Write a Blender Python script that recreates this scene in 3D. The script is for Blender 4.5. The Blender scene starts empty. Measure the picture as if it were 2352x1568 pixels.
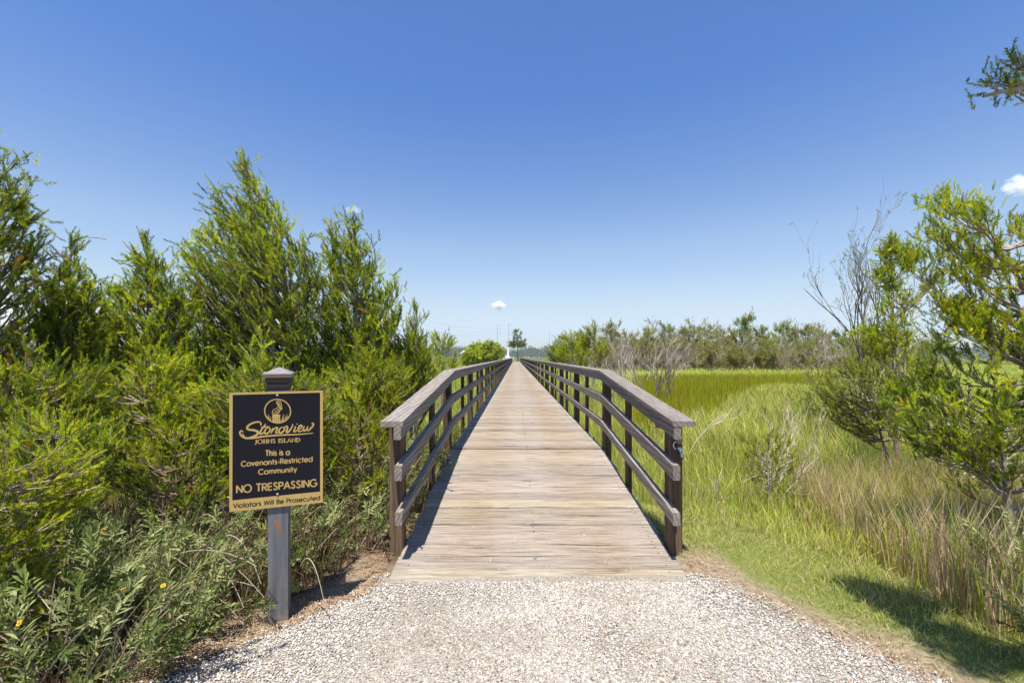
import bpy, math, random
import numpy as np
from mathutils import Vector

random.seed(7)
rng = np.random.default_rng(11)
sc = bpy.context.scene
COL = sc.collection

# ------------------------------------------------------------------ basics
EYE = 1.3
FV = 1000.0          # focal length in units of a 2352 px wide picture
VX, HY = 1184.0, 820.0


def at(px, py, Y):
    """a photo direction at the distance Y, as a world point"""
    return np.array([(px - VX) / FV * Y, Y, EYE - (py - HY) / FV * Y])


def sm(a, b, x):
    t = np.clip((x - a) / (b - a), 0, 1)
    return t * t * (3 - 2 * t)


_lat = rng.random((64, 64))


def vnoise(x, y):
    x = np.asarray(x, float); y = np.asarray(y, float)
    xi = np.floor(x).astype(int); yi = np.floor(y).astype(int)
    fx = x - xi; fy = y - yi
    fx = fx * fx * (3 - 2 * fx); fy = fy * fy * (3 - 2 * fy)
    a = _lat[xi % 64, yi % 64]; b = _lat[(xi + 1) % 64, yi % 64]
    c = _lat[xi % 64, (yi + 1) % 64]; d = _lat[(xi + 1) % 64, (yi + 1) % 64]
    return (a * (1 - fx) + b * fx) * (1 - fy) + (c * (1 - fx) + d * fx) * fy


def path_l(y):
    return np.maximum(-0.735 - np.maximum(2.51 - y, 0) * 0.98, -2.3)


def path_r(y):
    return np.minimum(1.08 + np.maximum(2.62 - y, 0) * 0.68, 2.6)


def ground_z(x, y):
    x = np.asarray(x, float); y = np.asarray(y, float)
    dx = np.maximum(np.maximum(path_l(y) - x, x - path_r(y)), 0)
    d = np.hypot(dx, np.maximum(y - 2.6, 0))
    z = -0.33 * sm(0.3, 2.6, d)
    n = (vnoise(x * 0.9 + 7, y * 0.9) - 0.5) * 0.10 + (vnoise(x * 3, y * 3 + 5) - 0.5) * 0.03
    return z + n * sm(0.12, 0.9, d)


def norm(v):
    v = np.asarray(v, float)
    return v / np.maximum(np.linalg.norm(v, axis=-1, keepdims=True), 1e-9)


# ------------------------------------------------------------------ mesh collecting
class Soup:
    def __init__(self):
        self.v = []; self.f = []; self.c = []; self.n = 0

    def add(self, V, F, C=None):
        V = np.asarray(V, float).reshape(-1, 3)
        self.v.append(V)
        Fs = F if isinstance(F, list) else [F]
        for f in Fs:
            self.f.append(np.asarray(f, int) + self.n)
        if C is None:
            C = (0.5, 0.5, 0.5)
        C = np.asarray(C, float)
        if C.ndim == 1:
            C = np.repeat(C[None], len(V), 0)
        self.c.append(C)
        self.n += len(V)

    def scatter(self, tv, tf, pos, axis, scale, tint, roll=None):
        """copies of the template (axis +Z) at pos, pointing along axis"""
        pos = np.asarray(pos, float); N = len(pos)
        if N == 0:
            return
        z = norm(axis)
        ref = norm(rng.normal(size=(N, 3))) if roll is None else np.asarray(roll, float)
        x = norm(np.cross(ref, z)); y = np.cross(z, x)
        R = np.stack([x, y, z], -1)
        V = np.einsum('nij,kj->nki', R, tv) * np.asarray(scale).reshape(-1, 1, 1) + pos[:, None]
        k = len(tv)
        fs = []
        for f in (tf if isinstance(tf, list) else [tf]):
            f = np.asarray(f, int)
            fs.append((f[None] + (np.arange(N) * k)[:, None, None]).reshape(-1, f.shape[1]))
        self.add(V.reshape(-1, 3), fs, np.repeat(np.asarray(tint, float), k, 0))

    def tube(self, pts, r, n=4, tint=(0.3, 0.25, 0.2), cap=False):
        pts = np.asarray(pts, float); m = len(pts)
        r = np.broadcast_to(np.asarray(r, float), (m,))
        t = norm(np.gradient(pts, axis=0))
        ref = np.array([0.31, 0.95, 0.05]) if abs(t[0][1]) < 0.8 else np.array([1.0, 0.1, 0.0])
        a = norm(np.cross(t, ref)); b = np.cross(t, a)
        ang = np.linspace(0, 2 * math.pi, n, endpoint=False)
        V = pts[:, None] + r[:, None, None] * (np.cos(ang)[None, :, None] * a[:, None] + np.sin(ang)[None, :, None] * b[:, None])
        i = np.arange(m - 1)[:, None] * n; j = np.arange(n)[None]; j2 = (j + 1) % n
        F = np.stack([i + j, i + j2, i + n + j2, i + n + j], -1).reshape(-1, 4)
        fs = [F]
        if cap:
            fs += [np.arange(n)[None, ::-1], (np.arange(n) + (m - 1) * n)[None]]
        self.add(V.reshape(-1, 3), fs, tint)

    def box(self, lo, hi, tint=(0.5, 0.5, 0.5), shear=0.0):
        x0, y0, z0 = lo; x1, y1, z1 = hi
        V = np.array([[x0, y0, z0], [x1, y0, z0], [x1, y1, z0], [x0, y1, z0], [x0, y0, z1], [x1, y0, z1], [x1, y1, z1], [x0, y1, z1]], float)
        V[:, 2] += (V[:, 1] - y0) * shear
        F = np.array([[0, 3, 2, 1], [4, 5, 6, 7], [0, 1, 5, 4], [1, 2, 6, 5], [2, 3, 7, 6], [3, 0, 4, 7]])
        self.add(V, F, tint)

    def build(self, name, mat, parent=None, smooth=False, origin=None):
        V = np.concatenate(self.v); C = np.concatenate(self.c)
        if origin is not None:
            V = V - np.asarray(origin, float)
        loops = np.concatenate([f.ravel() for f in self.f])
        tot = np.concatenate([np.full(len(f), f.shape[1]) for f in self.f])
        me = bpy.data.meshes.new(name)
        me.vertices.add(len(V)); me.vertices.foreach_set('co', V.astype(np.float32).ravel())
        me.loops.add(len(loops)); me.loops.foreach_set('vertex_index', loops.astype(np.int32))
        me.polygons.add(len(tot))
        me.polygons.foreach_set('loop_start', (np.cumsum(tot) - tot).astype(np.int32))
        me.polygons.foreach_set('loop_total', tot.astype(np.int32))
        me.polygons.foreach_set('use_smooth', np.full(len(tot), bool(smooth)))
        a = me.color_attributes.new('tint', 'FLOAT_COLOR', 'POINT')
        a.data.foreach_set('color', np.concatenate([C, np.ones((len(C), 1))], 1).astype(np.float32).ravel())
        me.update(calc_edges=True); me.validate()
        me.materials.append(mat)
        o = bpy.data.objects.new(name, me)
        COL.objects.link(o)
        if parent is not None:
            o.parent = parent
        if origin is not None:
            o.location = origin
        return o


def thing(name, label, cat, loc=(0, 0, 0), rz=0.0, group=None):
    o = bpy.data.objects.new(name, None); COL.objects.link(o)
    o.location = loc; o.rotation_euler = (0, 0, rz); o.empty_display_size = 0.1
    o['label'] = label; o['category'] = cat
    if group: o['group'] = group
    return o


def tag(o, label, cat=None, group=None, kind=None):
    o['label'] = label
    if cat: o['category'] = cat
    if group: o['group'] = group
    if kind: o['kind'] = kind
    return o


def copy_thing(root, loc, rz, scale, label, group):
    r = root.copy(); COL.objects.link(r)
    r.location = loc; r.rotation_euler = (0, 0, rz); r.scale = scale
    r['label'] = label; r['group'] = group
    for ch in list(root.children):
        c = ch.copy(); COL.objects.link(c); c.parent = r
    return r


# ------------------------------------------------------------------ materials
def nt(name):
    m = bpy.data.materials.new(name); m.use_nodes = True
    n = m.node_tree; n.nodes.clear()
    out = n.nodes.new('ShaderNodeOutputMaterial')
    return m, n, out


def N(n, typ, **kw):
    x = n.nodes.new(typ)
    for k, v in kw.items():
        setattr(x, k, v)
    return x


def ramp(n, fac, stops):
    r = N(n, 'ShaderNodeValToRGB')
    e = r.color_ramp.elements
    while len(e) < len(stops): e.new(0.5)
    for el, (p, c) in zip(e, stops):
        el.position = p; el.color = (c[0], c[1], c[2], 1)
    n.links.new(fac, r.inputs[0])
    return r.outputs[0]


def mix(n, mode, fac, a, b):
    m = N(n, 'ShaderNodeMix', data_type='RGBA', blend_type=mode)
    for sock, v in ((m.inputs[0], fac), (m.inputs[6], a), (m.inputs[7], b)):
        if hasattr(v, 'links'): n.links.new(v, sock)
        elif isinstance(v, (int, float)): sock.default_value = v
        else: sock.default_value = (v[0], v[1], v[2], 1)
    return m.outputs[2]


def noise(n, scale, detail=4, vec=None, rough=0.55, dist=0.0):
    t = N(n, 'ShaderNodeTexNoise'); t.inputs['Scale'].default_value = scale
    t.inputs['Detail'].default_value = detail; t.inputs['Roughness'].default_value = rough
    t.inputs['Distortion'].default_value = dist
    if vec is not None: n.links.new(vec, t.inputs['Vector'])
    return t.outputs[0]


def mapped(n, src, scale, loc=(0, 0, 0)):
    m = N(n, 'ShaderNodeMapping'); m.inputs['Scale'].default_value = scale; m.inputs['Location'].default_value = loc
    n.links.new(src, m.inputs[0]); return m.outputs[0]


def principled(n, out, col, rough=0.7, bump=None, bstr=0.3, bdist=0.01, spec=0.3, metal=0.0):
    p = N(n, 'ShaderNodeBsdfPrincipled')
    if hasattr(col, 'links'): n.links.new(col, p.inputs['Base Color'])
    else: p.inputs['Base Color'].default_value = (*col, 1)
    if hasattr(rough, 'links'): n.links.new(rough, p.inputs['Roughness'])
    else: p.inputs['Roughness'].default_value = rough
    p.inputs['Specular IOR Level'].default_value = spec
    p.inputs['Metallic'].default_value = metal
    if bump is not None:
        b = N(n, 'ShaderNodeBump'); b.inputs['Strength'].default_value = bstr; b.inputs['Distance'].default_value = bdist
        n.links.new(bump, b.inputs['Height']); n.links.new(b.outputs[0], p.inputs['Normal'])
    n.links.new(p.outputs[0], out.inputs[0])
    return p


def tint_node(n):
    return N(n, 'ShaderNodeAttribute', attribute_name='tint').outputs['Color']


def mat_leaf(name, transl=0.35, rough=0.6, spec=0.12):
    m, n, out = nt(name)
    t = tint_node(n)
    p = N(n, 'ShaderNodeBsdfPrincipled'); n.links.new(t, p.inputs['Base Color'])
    p.inputs['Roughness'].default_value = rough; p.inputs['Specular IOR Level'].default_value = spec
    tr = N(n, 'ShaderNodeBsdfTranslucent')
    n.links.new(mix(n, 'MULTIPLY', 1.0, t, (1.2, 1.2, 0.75)), tr.inputs[0])
    ms = N(n, 'ShaderNodeMixShader'); ms.inputs[0].default_value = transl
    n.links.new(p.outputs[0], ms.inputs[1]); n.links.new(tr.outputs[0], ms.inputs[2])
    n.links.new(ms.outputs[0], out.inputs[0])
    return m


def mat_plain(name, rough=0.7, spec=0.3, metal=0.0, noise_scale=None, amount=0.25):
    """vertex tint with a fine mottling"""
    m, n, out = nt(name)
    c = tint_node(n)
    bump = None
    if noise_scale:
        tc = N(n, 'ShaderNodeTexCoord').outputs['Object']
        f = noise(n, noise_scale, 6, tc)
        c = mix(n, 'MULTIPLY', amount, c, ramp(n, f, [(0.25, (0.45, 0.45, 0.45)), (0.75, (1.3, 1.3, 1.3))]))
        bump = f
    principled(n, out, c, rough, bump, 0.25, 0.004, spec, metal)
    return m


def mat_wood(name, along, stops, streak=(2.0, 60.0), rough=0.8, lichen=0.0):
    """weathered timber; along = axis of the grain"""
    m, n, out = nt(name)
    tc = N(n, 'ShaderNodeTexCoord').outputs['Object']
    s = [streak[1]] * 3; s[along] = streak[0]
    warp = noise(n, 3.0, 3, tc)
    grain = noise(n, 1.0, 7, mapped(n, tc, s), 0.65, 1.2)
    s2 = [streak[1] * 0.35] * 3; s2[along] = streak[0] * 0.55
    w = N(n, 'ShaderNodeTexWave', wave_type='RINGS', rings_direction='XYZ'[along])
    w.inputs['Scale'].default_value = 14.0; w.inputs['Distortion'].default_value = 5.0
    w.inputs['Detail'].default_value = 3.0; w.inputs['Detail Scale'].default_value = 0.6
    sw = [1.0] * 3; sw[along] = 0.12
    n.links.new(mapped(n, tc, sw), w.inputs[0])
    broad = noise(n, 1.0, 3, mapped(n, tc, s2, (3, 1, 2)), 0.5)
    c = ramp(n, grain, stops)
    c = mix(n, 'MULTIPLY', 0.45, c, ramp(n, w.outputs[0], [(0.15, (0.45, 0.42, 0.40)), (0.7, (1.15, 1.15, 1.15))]))
    c = mix(n, 'MULTIPLY', 0.7, c, ramp(n, broad, [(0.3, (0.72, 0.70, 0.68)), (0.7, (1.2, 1.19, 1.17))]))
    c = mix(n, 'MULTIPLY', 1.0, c, tint_node(n))
    if lichen:
        lf = noise(n, 9.0, 5, tc, 0.7)
        c = mix(n, 'MIX', ramp(n, lf, [(0.60, (0, 0, 0)), (0.74, (lichen, lichen, lichen))]), c, (0.30, 0.30, 0.10))
    principled(n, out, c, rough, grain, 0.22, 0.003, 0.25)
    return m


M = {}
M['cedar'] = mat_leaf('cedar_foliage', 0.48, 0.65, 0.10)
M['leaf'] = mat_leaf('shrub_leaf', 0.30, 0.5, 0.25)
M['grass'] = mat_leaf('grass_blade', 0.45, 0.6, 0.12)
M['bark'] = mat_plain('bark', 0.9, 0.15, 0, 30.0, 0.8)
M['twig'] = mat_plain('twig', 0.85, 0.15)
M['stone'] = mat_plain('shell_gravel', 0.75, 0.3, 0, 120.0, 0.35)
M['paint'] = mat_plain('painted', 0.5, 0.4, 0, 25.0, 0.25)
M['petal'] = mat_leaf('petal', 0.3, 0.5)
M['metal'] = mat_plain('galvanised', 0.35, 0.5, 0.9, 60.0, 0.4)

# weathered rails: the tint multiplies, so it stays near 1
M['rail'] = mat_wood('weathered_rail', 1, [(0.2, (0.102, 0.086, 0.075)), (0.5, (0.226, 0.198, 0.175)), (0.8, (0.345, 0.310, 0.278))], (2.0, 85.0), 0.8, 0.22)
M['post'] = mat_wood('brown_post', 2, [(0.2, (0.050, 0.030, 0.018)), (0.5, (0.125, 0.080, 0.052)), (0.8, (0.21, 0.148, 0.105))], (2.5, 60.0), 0.8, 0.12)


def mat_deck():
    m, n, out = nt('weathered_deck')
    tc = N(n, 'ShaderNodeTexCoord').outputs['Object']
    grain = noise(n, 1.0, 8, mapped(n, tc, (3.0, 70.0, 20.0)), 0.7, 0.8)
    fine = noise(n, 1.0, 6, mapped(n, tc, (9.0, 190.0, 60.0), (5, 2, 1)), 0.7, 0.3)
    patch = noise(n, 1.0, 4, mapped(n, tc, (0.9, 2.1, 1.0), (2, 7, 0)), 0.55)
    streak = noise(n, 1.0, 5, mapped(n, tc, (1.3, 17.0, 6.0), (1, 3, 0)), 0.65)
    c = ramp(n, grain, [(0.28, (0.048, 0.038, 0.029)), (0.40, (0.203, 0.173, 0.140)), (0.56, (0.326, 0.288, 0.241)), (0.8, (0.420, 0.382, 0.332))])
    c = mix(n, 'MULTIPLY', 0.55, c, ramp(n, fine, [(0.3, (0.55, 0.5, 0.46)), (0.62, (1.1, 1.1, 1.1))]))
    brown = mix(n, 'MULTIPLY', 1.0, c, (0.85, 0.72, 0.56))
    # brown wear: patches, and two worn tracks where wheels run
    sep = N(n, 'ShaderNodeSeparateXYZ'); n.links.new(tc, sep.inputs[0])

    def track(x0, w):
        a = N(n, 'ShaderNodeMath', operation='SUBTRACT'); n.links.new(sep.outputs[0], a.inputs[0]); a.inputs[1].default_value = x0
        b = N(n, 'ShaderNodeMath', operation='ABSOLUTE'); n.links.new(a.outputs[0], b.inputs[0])
        r = N(n, 'ShaderNodeMapRange', interpolation_type='SMOOTHSTEP')
        n.links.new(b.outputs[0], r.inputs[0]); r.inputs[1].default_value = 0.0; r.inputs[2].default_value = w
        r.inputs[3].default_value = 1.0; r.inputs[4].default_value = 0.0
        return r.outputs[0]
    ad = N(n, 'ShaderNodeMath', operation='ADD'); n.links.new(track(-0.30, 0.36), ad.inputs[0]); n.links.new(track(0.56, 0.36), ad.inputs[1])
    pf = ramp(n, patch, [(0.36, (0, 0, 0)), (0.66, (1, 1, 1))])
    sf = ramp(n, streak, [(0.38, (0, 0, 0)), (0.64, (1, 1, 1))])
    f1 = mix(n, 'MIX', 0.45, ad.outputs[0], pf)
    f2 = mix(n, 'MULTIPLY', 0.45, f1, sf)
    c = mix(n, 'MIX', f2, c, brown)
    c = mix(n, 'MULTIPLY', 1.0, c, tint_node(n))
    principled(n, out, c, 0.85, grain, 0.55, 0.006, 0.2)
    return m


M['deck'] = mat_deck()


def mat_ground():
    m, n, out = nt('marsh_ground')
    tc = N(n, 'ShaderNodeTexCoord').outputs['Object']
    a = noise(n, 0.35, 6, tc); b = noise(n, 6.0, 6, tc, 0.7); d = noise(n, 0.02, 4, tc)
    c = ramp(n, b, [(0.3, (0.055, 0.055, 0.018)), (0.55, (0.13, 0.13, 0.045)), (0.75, (0.21, 0.17, 0.085))])
    g = ramp(n, a, [(0.35, (0.10, 0.15, 0.028)), (0.65, (0.17, 0.20, 0.045))])
    c = mix(n, 'MIX', 0.55, c, g)
    c = mix(n, 'MULTIPLY', 0.6, c, ramp(n, d, [(0.3, (0.7, 0.72, 0.6)), (0.7, (1.2, 1.2, 1.1))]))
    # sandy, straw littered verge: the vertex tint's red channel
    sepc = N(n, 'ShaderNodeSeparateColor'); n.links.new(tint_node(n), sepc.inputs[0])
    sand = ramp(n, noise(n, 22.0, 8, tc, 0.75), [(0.3, (0.10, 0.070, 0.045)), (0.5, (0.22, 0.168, 0.116)), (0.7, (0.33, 0.275, 0.205))])
    c = mix(n, 'MIX', sepc.outputs[0], c, sand)
    litter = ramp(n, noise(n, 30.0, 8, tc, 0.8), [(0.35, (0.030, 0.020, 0.012)), (0.55, (0.075, 0.052, 0.030)), (0.72, (0.15, 0.105, 0.065))])
    c = mix(n, 'MIX', sepc.outputs[1], c, litter)
    c = mix(n, 'MIX', sepc.outputs[0], c, sand)
    principled(n, out, c, 0.95, b, 0.6, 0.02, 0.1)
    return m


def mat_path():
    m, n, out = nt('crushed_shell_path')
    tc = N(n, 'ShaderNodeTexCoord').outputs['Object']
    v = N(n, 'ShaderNodeTexVoronoi'); v.inputs['Scale'].default_value = 190.0; n.links.new(tc, v.inputs[0])
    sp = N(n, 'ShaderNodeSeparateColor'); n.links.new(v.outputs['Color'], sp.inputs[0])
    c = ramp(n, sp.outputs[0], [(0.0, (0.06, 0.057, 0.057)), (0.14, (0.19, 0.165, 0.135)), (0.4, (0.29, 0.262, 0.222)), (0.75, (0.375, 0.345, 0.30)), (1.0, (0.43, 0.41, 0.38))])
    big = noise(n, 1.6, 4, tc)
    c = mix(n, 'MULTIPLY', 0.8, c, ramp(n, big, [(0.3, (0.78, 0.70, 0.60)), (0.65, (1.1, 1.08, 1.05))]))
    principled(n, out, c, 0.9, v.outputs[0], 0.9, 0.006, 0.15)
    return m


M['ground'] = mat_ground()
M['path'] = mat_path()

# ------------------------------------------------------------------ world, sun, camera
SUNV = Vector((-0.085, -0.33, 1.0)).normalized()
w = bpy.data.worlds.new('World'); sc.world = w; w.use_nodes = True
wn = w.node_tree; bg = wn.nodes['Background']
sky = wn.nodes.new('ShaderNodeTexSky'); sky.sky_type = 'NISHITA'; sky.sun_disc = False
sky.sun_elevation = math.asin(SUNV.z); sky.sun_rotation = math.atan2(SUNV.x, SUNV.y)
sky.altitude = 0; sky.air_density = 1.0; sky.dust_density = 0.6; sky.ozone_density = 1.6
hs = wn.nodes.new('ShaderNodeHueSaturation'); hs.inputs['Saturation'].default_value = 1.15
wn.links.new(sky.outputs[0], hs.inputs['Color'])
tcw = wn.nodes.new('ShaderNodeTexCoord'); spw = wn.nodes.new('ShaderNodeSeparateXYZ'); wn.links.new(tcw.outputs['Generated'], spw.inputs[0])
rw = ramp(wn, spw.outputs[2], [(0.0, (0.62, 0.66, 0.92)), (0.05, (0.69, 0.70, 0.92)), (0.10, (0.97, 0.82, 0.83)), (0.14, (1.08, 0.91, 0.86)), (0.24, (1.18, 1.00, 0.95)), (0.5, (0.67, 0.82, 1.08))])
wn.links.new(mix(wn, 'MULTIPLY', 1.0, hs.outputs[0], rw), bg.inputs[0]); bg.inputs[1].default_value = 0.0765

sl = bpy.data.lights.new('sun', 'SUN'); sl.energy = 3.9; sl.angle = math.radians(0.5); sl.color = (1.0, 0.95, 0.87)
so = bpy.data.objects.new('sun', sl); COL.objects.link(so)
so.rotation_euler = SUNV.to_track_quat('Z', 'Y').to_euler(); so.location = (-3, -4, 12)

cd = bpy.data.cameras.new('camera'); cam = bpy.data.objects.new('camera', cd); COL.objects.link(cam)
cam.location = (0, 0, EYE); cam.rotation_euler = (math.pi / 2, 0, 0)
cd.sensor_width = 36.0; cd.lens = 36.0 * FV / 2352.0
cd.shift_x = -(VX - 1176.0) / 2352.0; cd.shift_y = (HY - 784.0) / 2352.0
cd.clip_end = 12000; cd.clip_start = 0.05
sc.camera = cam
sc.view_settings.view_transform = 'Standard'; sc.view_settings.look = 'None'
sc.view_settings.exposure = 1.25; sc.view_settings.gamma = 1.0
sc.cycles.max_bounces = 14; sc.cycles.transparent_max_bounces = 8; sc.cycles.volume_bounces = 12
sc.cycles.diffuse_bounces = 4


# ------------------------------------------------------------------ ground
def axis_coords(lo, hi, fine, far):
    a = [0.0]
    s = fine
    mid = np.arange(lo, hi + 1e-6, fine)
    r = []; x = hi; st = fine
    while x < far:
        st *= 1.22; x += st; r.append(x)
    l = []; x = lo; st = fine
    while x > -far:
        st *= 1.22; x -= st; l.append(x)
    return np.array(l[::-1] + list(mid) + r)


gx = axis_coords(-5, 5, 0.1, 4500); gy = axis_coords(0.6, 9, 0.1, 5500)
GX, GY = np.meshgrid(gx, gy, indexing='ij')
GZ = ground_z(GX, GY)
nx, ny = len(gx), len(gy)
ii, jj = np.meshgrid(np.arange(nx - 1), np.arange(ny - 1), indexing='ij')
F = np.stack([ii * ny + jj, (ii + 1) * ny + jj, (ii + 1) * ny + jj + 1, ii * ny + jj + 1], -1).reshape(-1, 4)
dxp = np.maximum(np.maximum(path_l(GY) - GX, GX - path_r(GY)), 0)
dpp = np.hypot(dxp, np.maximum(GY - 2.6, 0))
sandm = 1 - sm(0.02, 0.46, dpp + (vnoise(GX * 4, GY * 4) - 0.5) * 0.45)
s = Soup(); s.add(np.stack([GX, GY, GZ], -1).reshape(-1, 3), F, np.stack([sandm.ravel(), (sm(-0.5, -0.8, GX) * sm(9, 5, GY)).ravel(), sandm.ravel() * 0], -1))
o = s.build('ground', M['ground'], smooth=True); tag(o, 'flat salt marsh ground under the grass and shrubs', kind='structure')

ys = np.arange(-7, 2.561, 0.04)
rag_l = (vnoise(ys * 5, ys * 0 + 3) - 0.5) * 0.16; rag_r = (vnoise(ys * 5, ys * 0 + 9) - 0.5) * 0.16
L = path_l(ys) + rag_l; R = path_r(ys) + rag_r
k = 40
t = np.linspace(0, 1, k)
PX = L[:, None] * (1 - t) + R[:, None] * t; PY = np.repeat(ys[:, None], k, 1)
PZ = 0.004 + 0.008 * np.sin(np.pi * t)[None] + (vnoise(PX * 2.5, PY * 2.5) - 0.5) * 0.006
i2, j2 = np.meshgrid(np.arange(len(ys) - 1), np.arange(k - 1), indexing='ij')
F = np.stack([i2 * k + j2, i2 * k + j2 + 1, (i2 + 1) * k + j2 + 1, (i2 + 1) * k + j2], -1).reshape(-1, 4)
s = Soup(); s.add(np.stack([PX, PY, np.maximum(PZ, 0.003)], -1).reshape(-1, 3), F)
o = s.build('gravel_path', M['path'], smooth=True); tag(o, 'pale crushed shell path leading up to the boardwalk', kind='structure')

# pebbles
phi = (1 + 5 ** 0.5) / 2
IV = norm(np.array([[-1, phi, 0], [1, phi, 0], [-1, -phi, 0], [1, -phi, 0], [0, -1, phi], [0, 1, phi], [0, -1, -phi], [0, 1, -phi], [phi, 0, -1], [phi, 0, 1], [-phi, 0, -1], [-phi, 0, 1]], float))
IF = np.array([[0, 11, 5], [0, 5, 1], [0, 1, 7], [0, 7, 10], [0, 10, 11], [1, 5, 9], [5, 11, 4], [11, 10, 2], [10, 7, 6], [7, 1, 8], [3, 9, 4], [3, 4, 2], [3, 2, 6], [3, 6, 8], [3, 8, 9], [4, 9, 5], [2, 4, 11], [6, 2, 10], [8, 6, 7], [9, 8, 1]])


def pebble_tints(n):
    pal = np.array([[0.80, 0.78, 0.74], [0.72, 0.66, 0.58], [0.62, 0.53, 0.43], [0.42, 0.41, 0.41], [0.17, 0.17, 0.19], [0.40, 0.26, 0.15], [0.84, 0.83, 0.81]])
    c = pal[rng.choice(7, n, p=[0.29, 0.26, 0.13, 0.13, 0.045, 0.015, 0.13])]
    return c * np.array([1.04, 1.0, 0.945]) * rng.uniform(0.52, 0.70, (n, 1))


s = Soup()
for tmpl in range(6):
    tv = IV * rng.uniform(0.65, 1.25, (12, 1)) * np.array([1, 0.8, 0.55]) * rng.uniform(0.85, 1.15, 3)
    for n_, r0, r1 in ((4600, 0.0036, 0.0074), (11500, 0.0020, 0.0042)):
        y = 1.15 + 1.45 * rng.random(n_); u = rng.random(n_)
        x = (path_l(y) - 0.14) * (1 - u) + (path_r(y) + 0.14) * u
        edge = np.minimum(u, 1 - u) * (path_r(y) - path_l(y) + 0.28)
        dens = sm(0.0, 0.32, edge) * (0.55 + 0.9 * vnoise(x * 2.2 + 11, y * 2.2))
        # the worn sandy wheel tracks hold fewer stones
        dens *= 1 - (0.70 * np.exp(-((x + 0.50) / 0.26) ** 2) + 0.60 * np.exp(-((x - 0.72) / 0.24) ** 2)) * (r1 / 0.0085)
        ok = (rng.random(n_) < dens) & ~((y > 2.50) & (x > -0.74) & (x < 1.01))
        x, y = x[ok], y[ok]; m_ = len(x)
        r = rng.uniform(r0, r1, m_) * (1 + 0.25 * (rng.random(m_) < 0.06))
        pos = np.stack([x, y, ground_z(x, y) + 0.011 + r * 0.25], -1)
        ax = norm(np.stack([rng.normal(0, 0.55, m_), rng.normal(0, 0.55, m_), np.ones(m_)], -1))
        s.scatter(tv, IF, pos, ax, r, pebble_tints(m_))
# a few stones kicked up on to the ramp
n_ = 170
y = 2.55 + rng.exponential(0.5, n_); y = y[y < 4.6]; x = rng.uniform(-0.55, 0.95, len(y))
r = rng.uniform(0.002, 0.006, len(y))
s.scatter(IV * np.array([1, 0.8, 0.6]), IF, np.stack([x, y, 0.0035 + 0.1037 * (y - 2.51) + r * 0.4], -1), np.repeat([[0.1, 0.1, 1]], len(y), 0), r, pebble_tints(len(y)) * 1.05)
o = s.build('gravel', M['stone']); tag(o, 'white and grey shell gravel spread over the path', kind='stuff')

# ------------------------------------------------------------------ boardwalk
YK, Y0B, YE = 4.95, 2.51, 106.0
SL = 0.1037


def rise(y):
    return SL * (min(y, YK) - Y0B)


bw = thing('boardwalk', 'long weathered timber boardwalk with grey railings running straight out across the marsh', 'boardwalk', (0, Y0B, 0))


def part(soup, name, mat, parent):
    return soup.build(name, mat, parent, origin=None)


def shift(soup, d):
    soup.v = [v - np.asarray(d, float) for v in soup.v]
    return soup


OB = np.array([0, Y0B, 0])
s = Soup()
y = Y0B; kpl = 0
while y < YE:
    wpl = 0.138
    e0 = -0.735 + rng.uniform(-0.008, 0.008); e1 = 1.003 + rng.uniform(-0.010, 0.012)
    zt = rise(y) + 0.003 + rng.uniform(-0.0025, 0.0025)
    sh = SL if y < YK - 0.1 else 0.0
    b = rng.uniform(0.78, 1.10); ti = np.array([1, rng.uniform(0.97, 1.02), rng.uniform(0.92, 1.04)]) * b
    yb = y + wpl - 0.008 - rng.uniform(0, 0.006)
    # slightly cupped plank: top of seven strips across its length
    nseg = 9 if y < 14 else 2
    xs_ = np.linspace(e0, e1, nseg)
    wob = rng.normal(0, 0.0018, nseg) if y < 14 else np.zeros(nseg)
    wob2 = rng.normal(0, 0.0022, nseg) if y < 14 else np.zeros(nseg)
    V = []
    for xi, a_, c_ in zip(xs_, wob, wob2):
        V += [[xi, y + c_, zt - 0.036], [xi, y + c_, zt - 0.004 + a_], [xi, y + 0.004 + c_, zt + a_], [xi, yb - 0.004 + a_, zt + a_ + sh * wpl], [xi, yb + a_, zt - 0.004 + a_ + sh * wpl], [xi, yb + a_, zt - 0.036 + sh * wpl]]
    Fq = []
    for q in range(nseg - 1):
        for e in range(6):
            e2 = (e + 1) % 6
            Fq.append([q * 6 + e, q * 6 + e2, (q + 1) * 6 + e2, (q + 1) * 6 + e])
    last = (nseg - 1) * 6
    if y < 9:                                   # screw heads over the three bearers
        for xs0 in (-0.66, 0.13, 0.925):
            for yo in (0.030, 0.100):
                s.box((xs0 - 0.004 + rng.normal(0, 0.004), y + yo - 0.004, zt + sh * yo - 0.002), (xs0 + 0.004, y + yo + 0.004, zt + sh * yo + 0.0012), (0.22, 0.20, 0.19))
    s.add(V, [np.array(Fq), np.array([[5, 4, 3, 2, 1, 0], [last, last + 1, last + 2, last + 3, last + 4, last + 5]])], ti)
    y += wpl; kpl += 1
o = part(shift(s, OB), 'deck', M['deck'], bw)
# bearers under the deck edges
for x0 in (-0.68, 0.10, 0.90):
    s = Soup()
    s.box((x0, Y0B + 0.05, -0.17), (x0 + 0.045, YK, -0.038), (0.5, 0.42, 0.36), SL)
    s.box((x0, YK, rise(YK) - 0.17), (x0 + 0.045, YE, rise(YK) - 0.038), (0.5, 0.42, 0.36))
    part(shift(s, OB), 'joist', M['rail'], bw)


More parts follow.
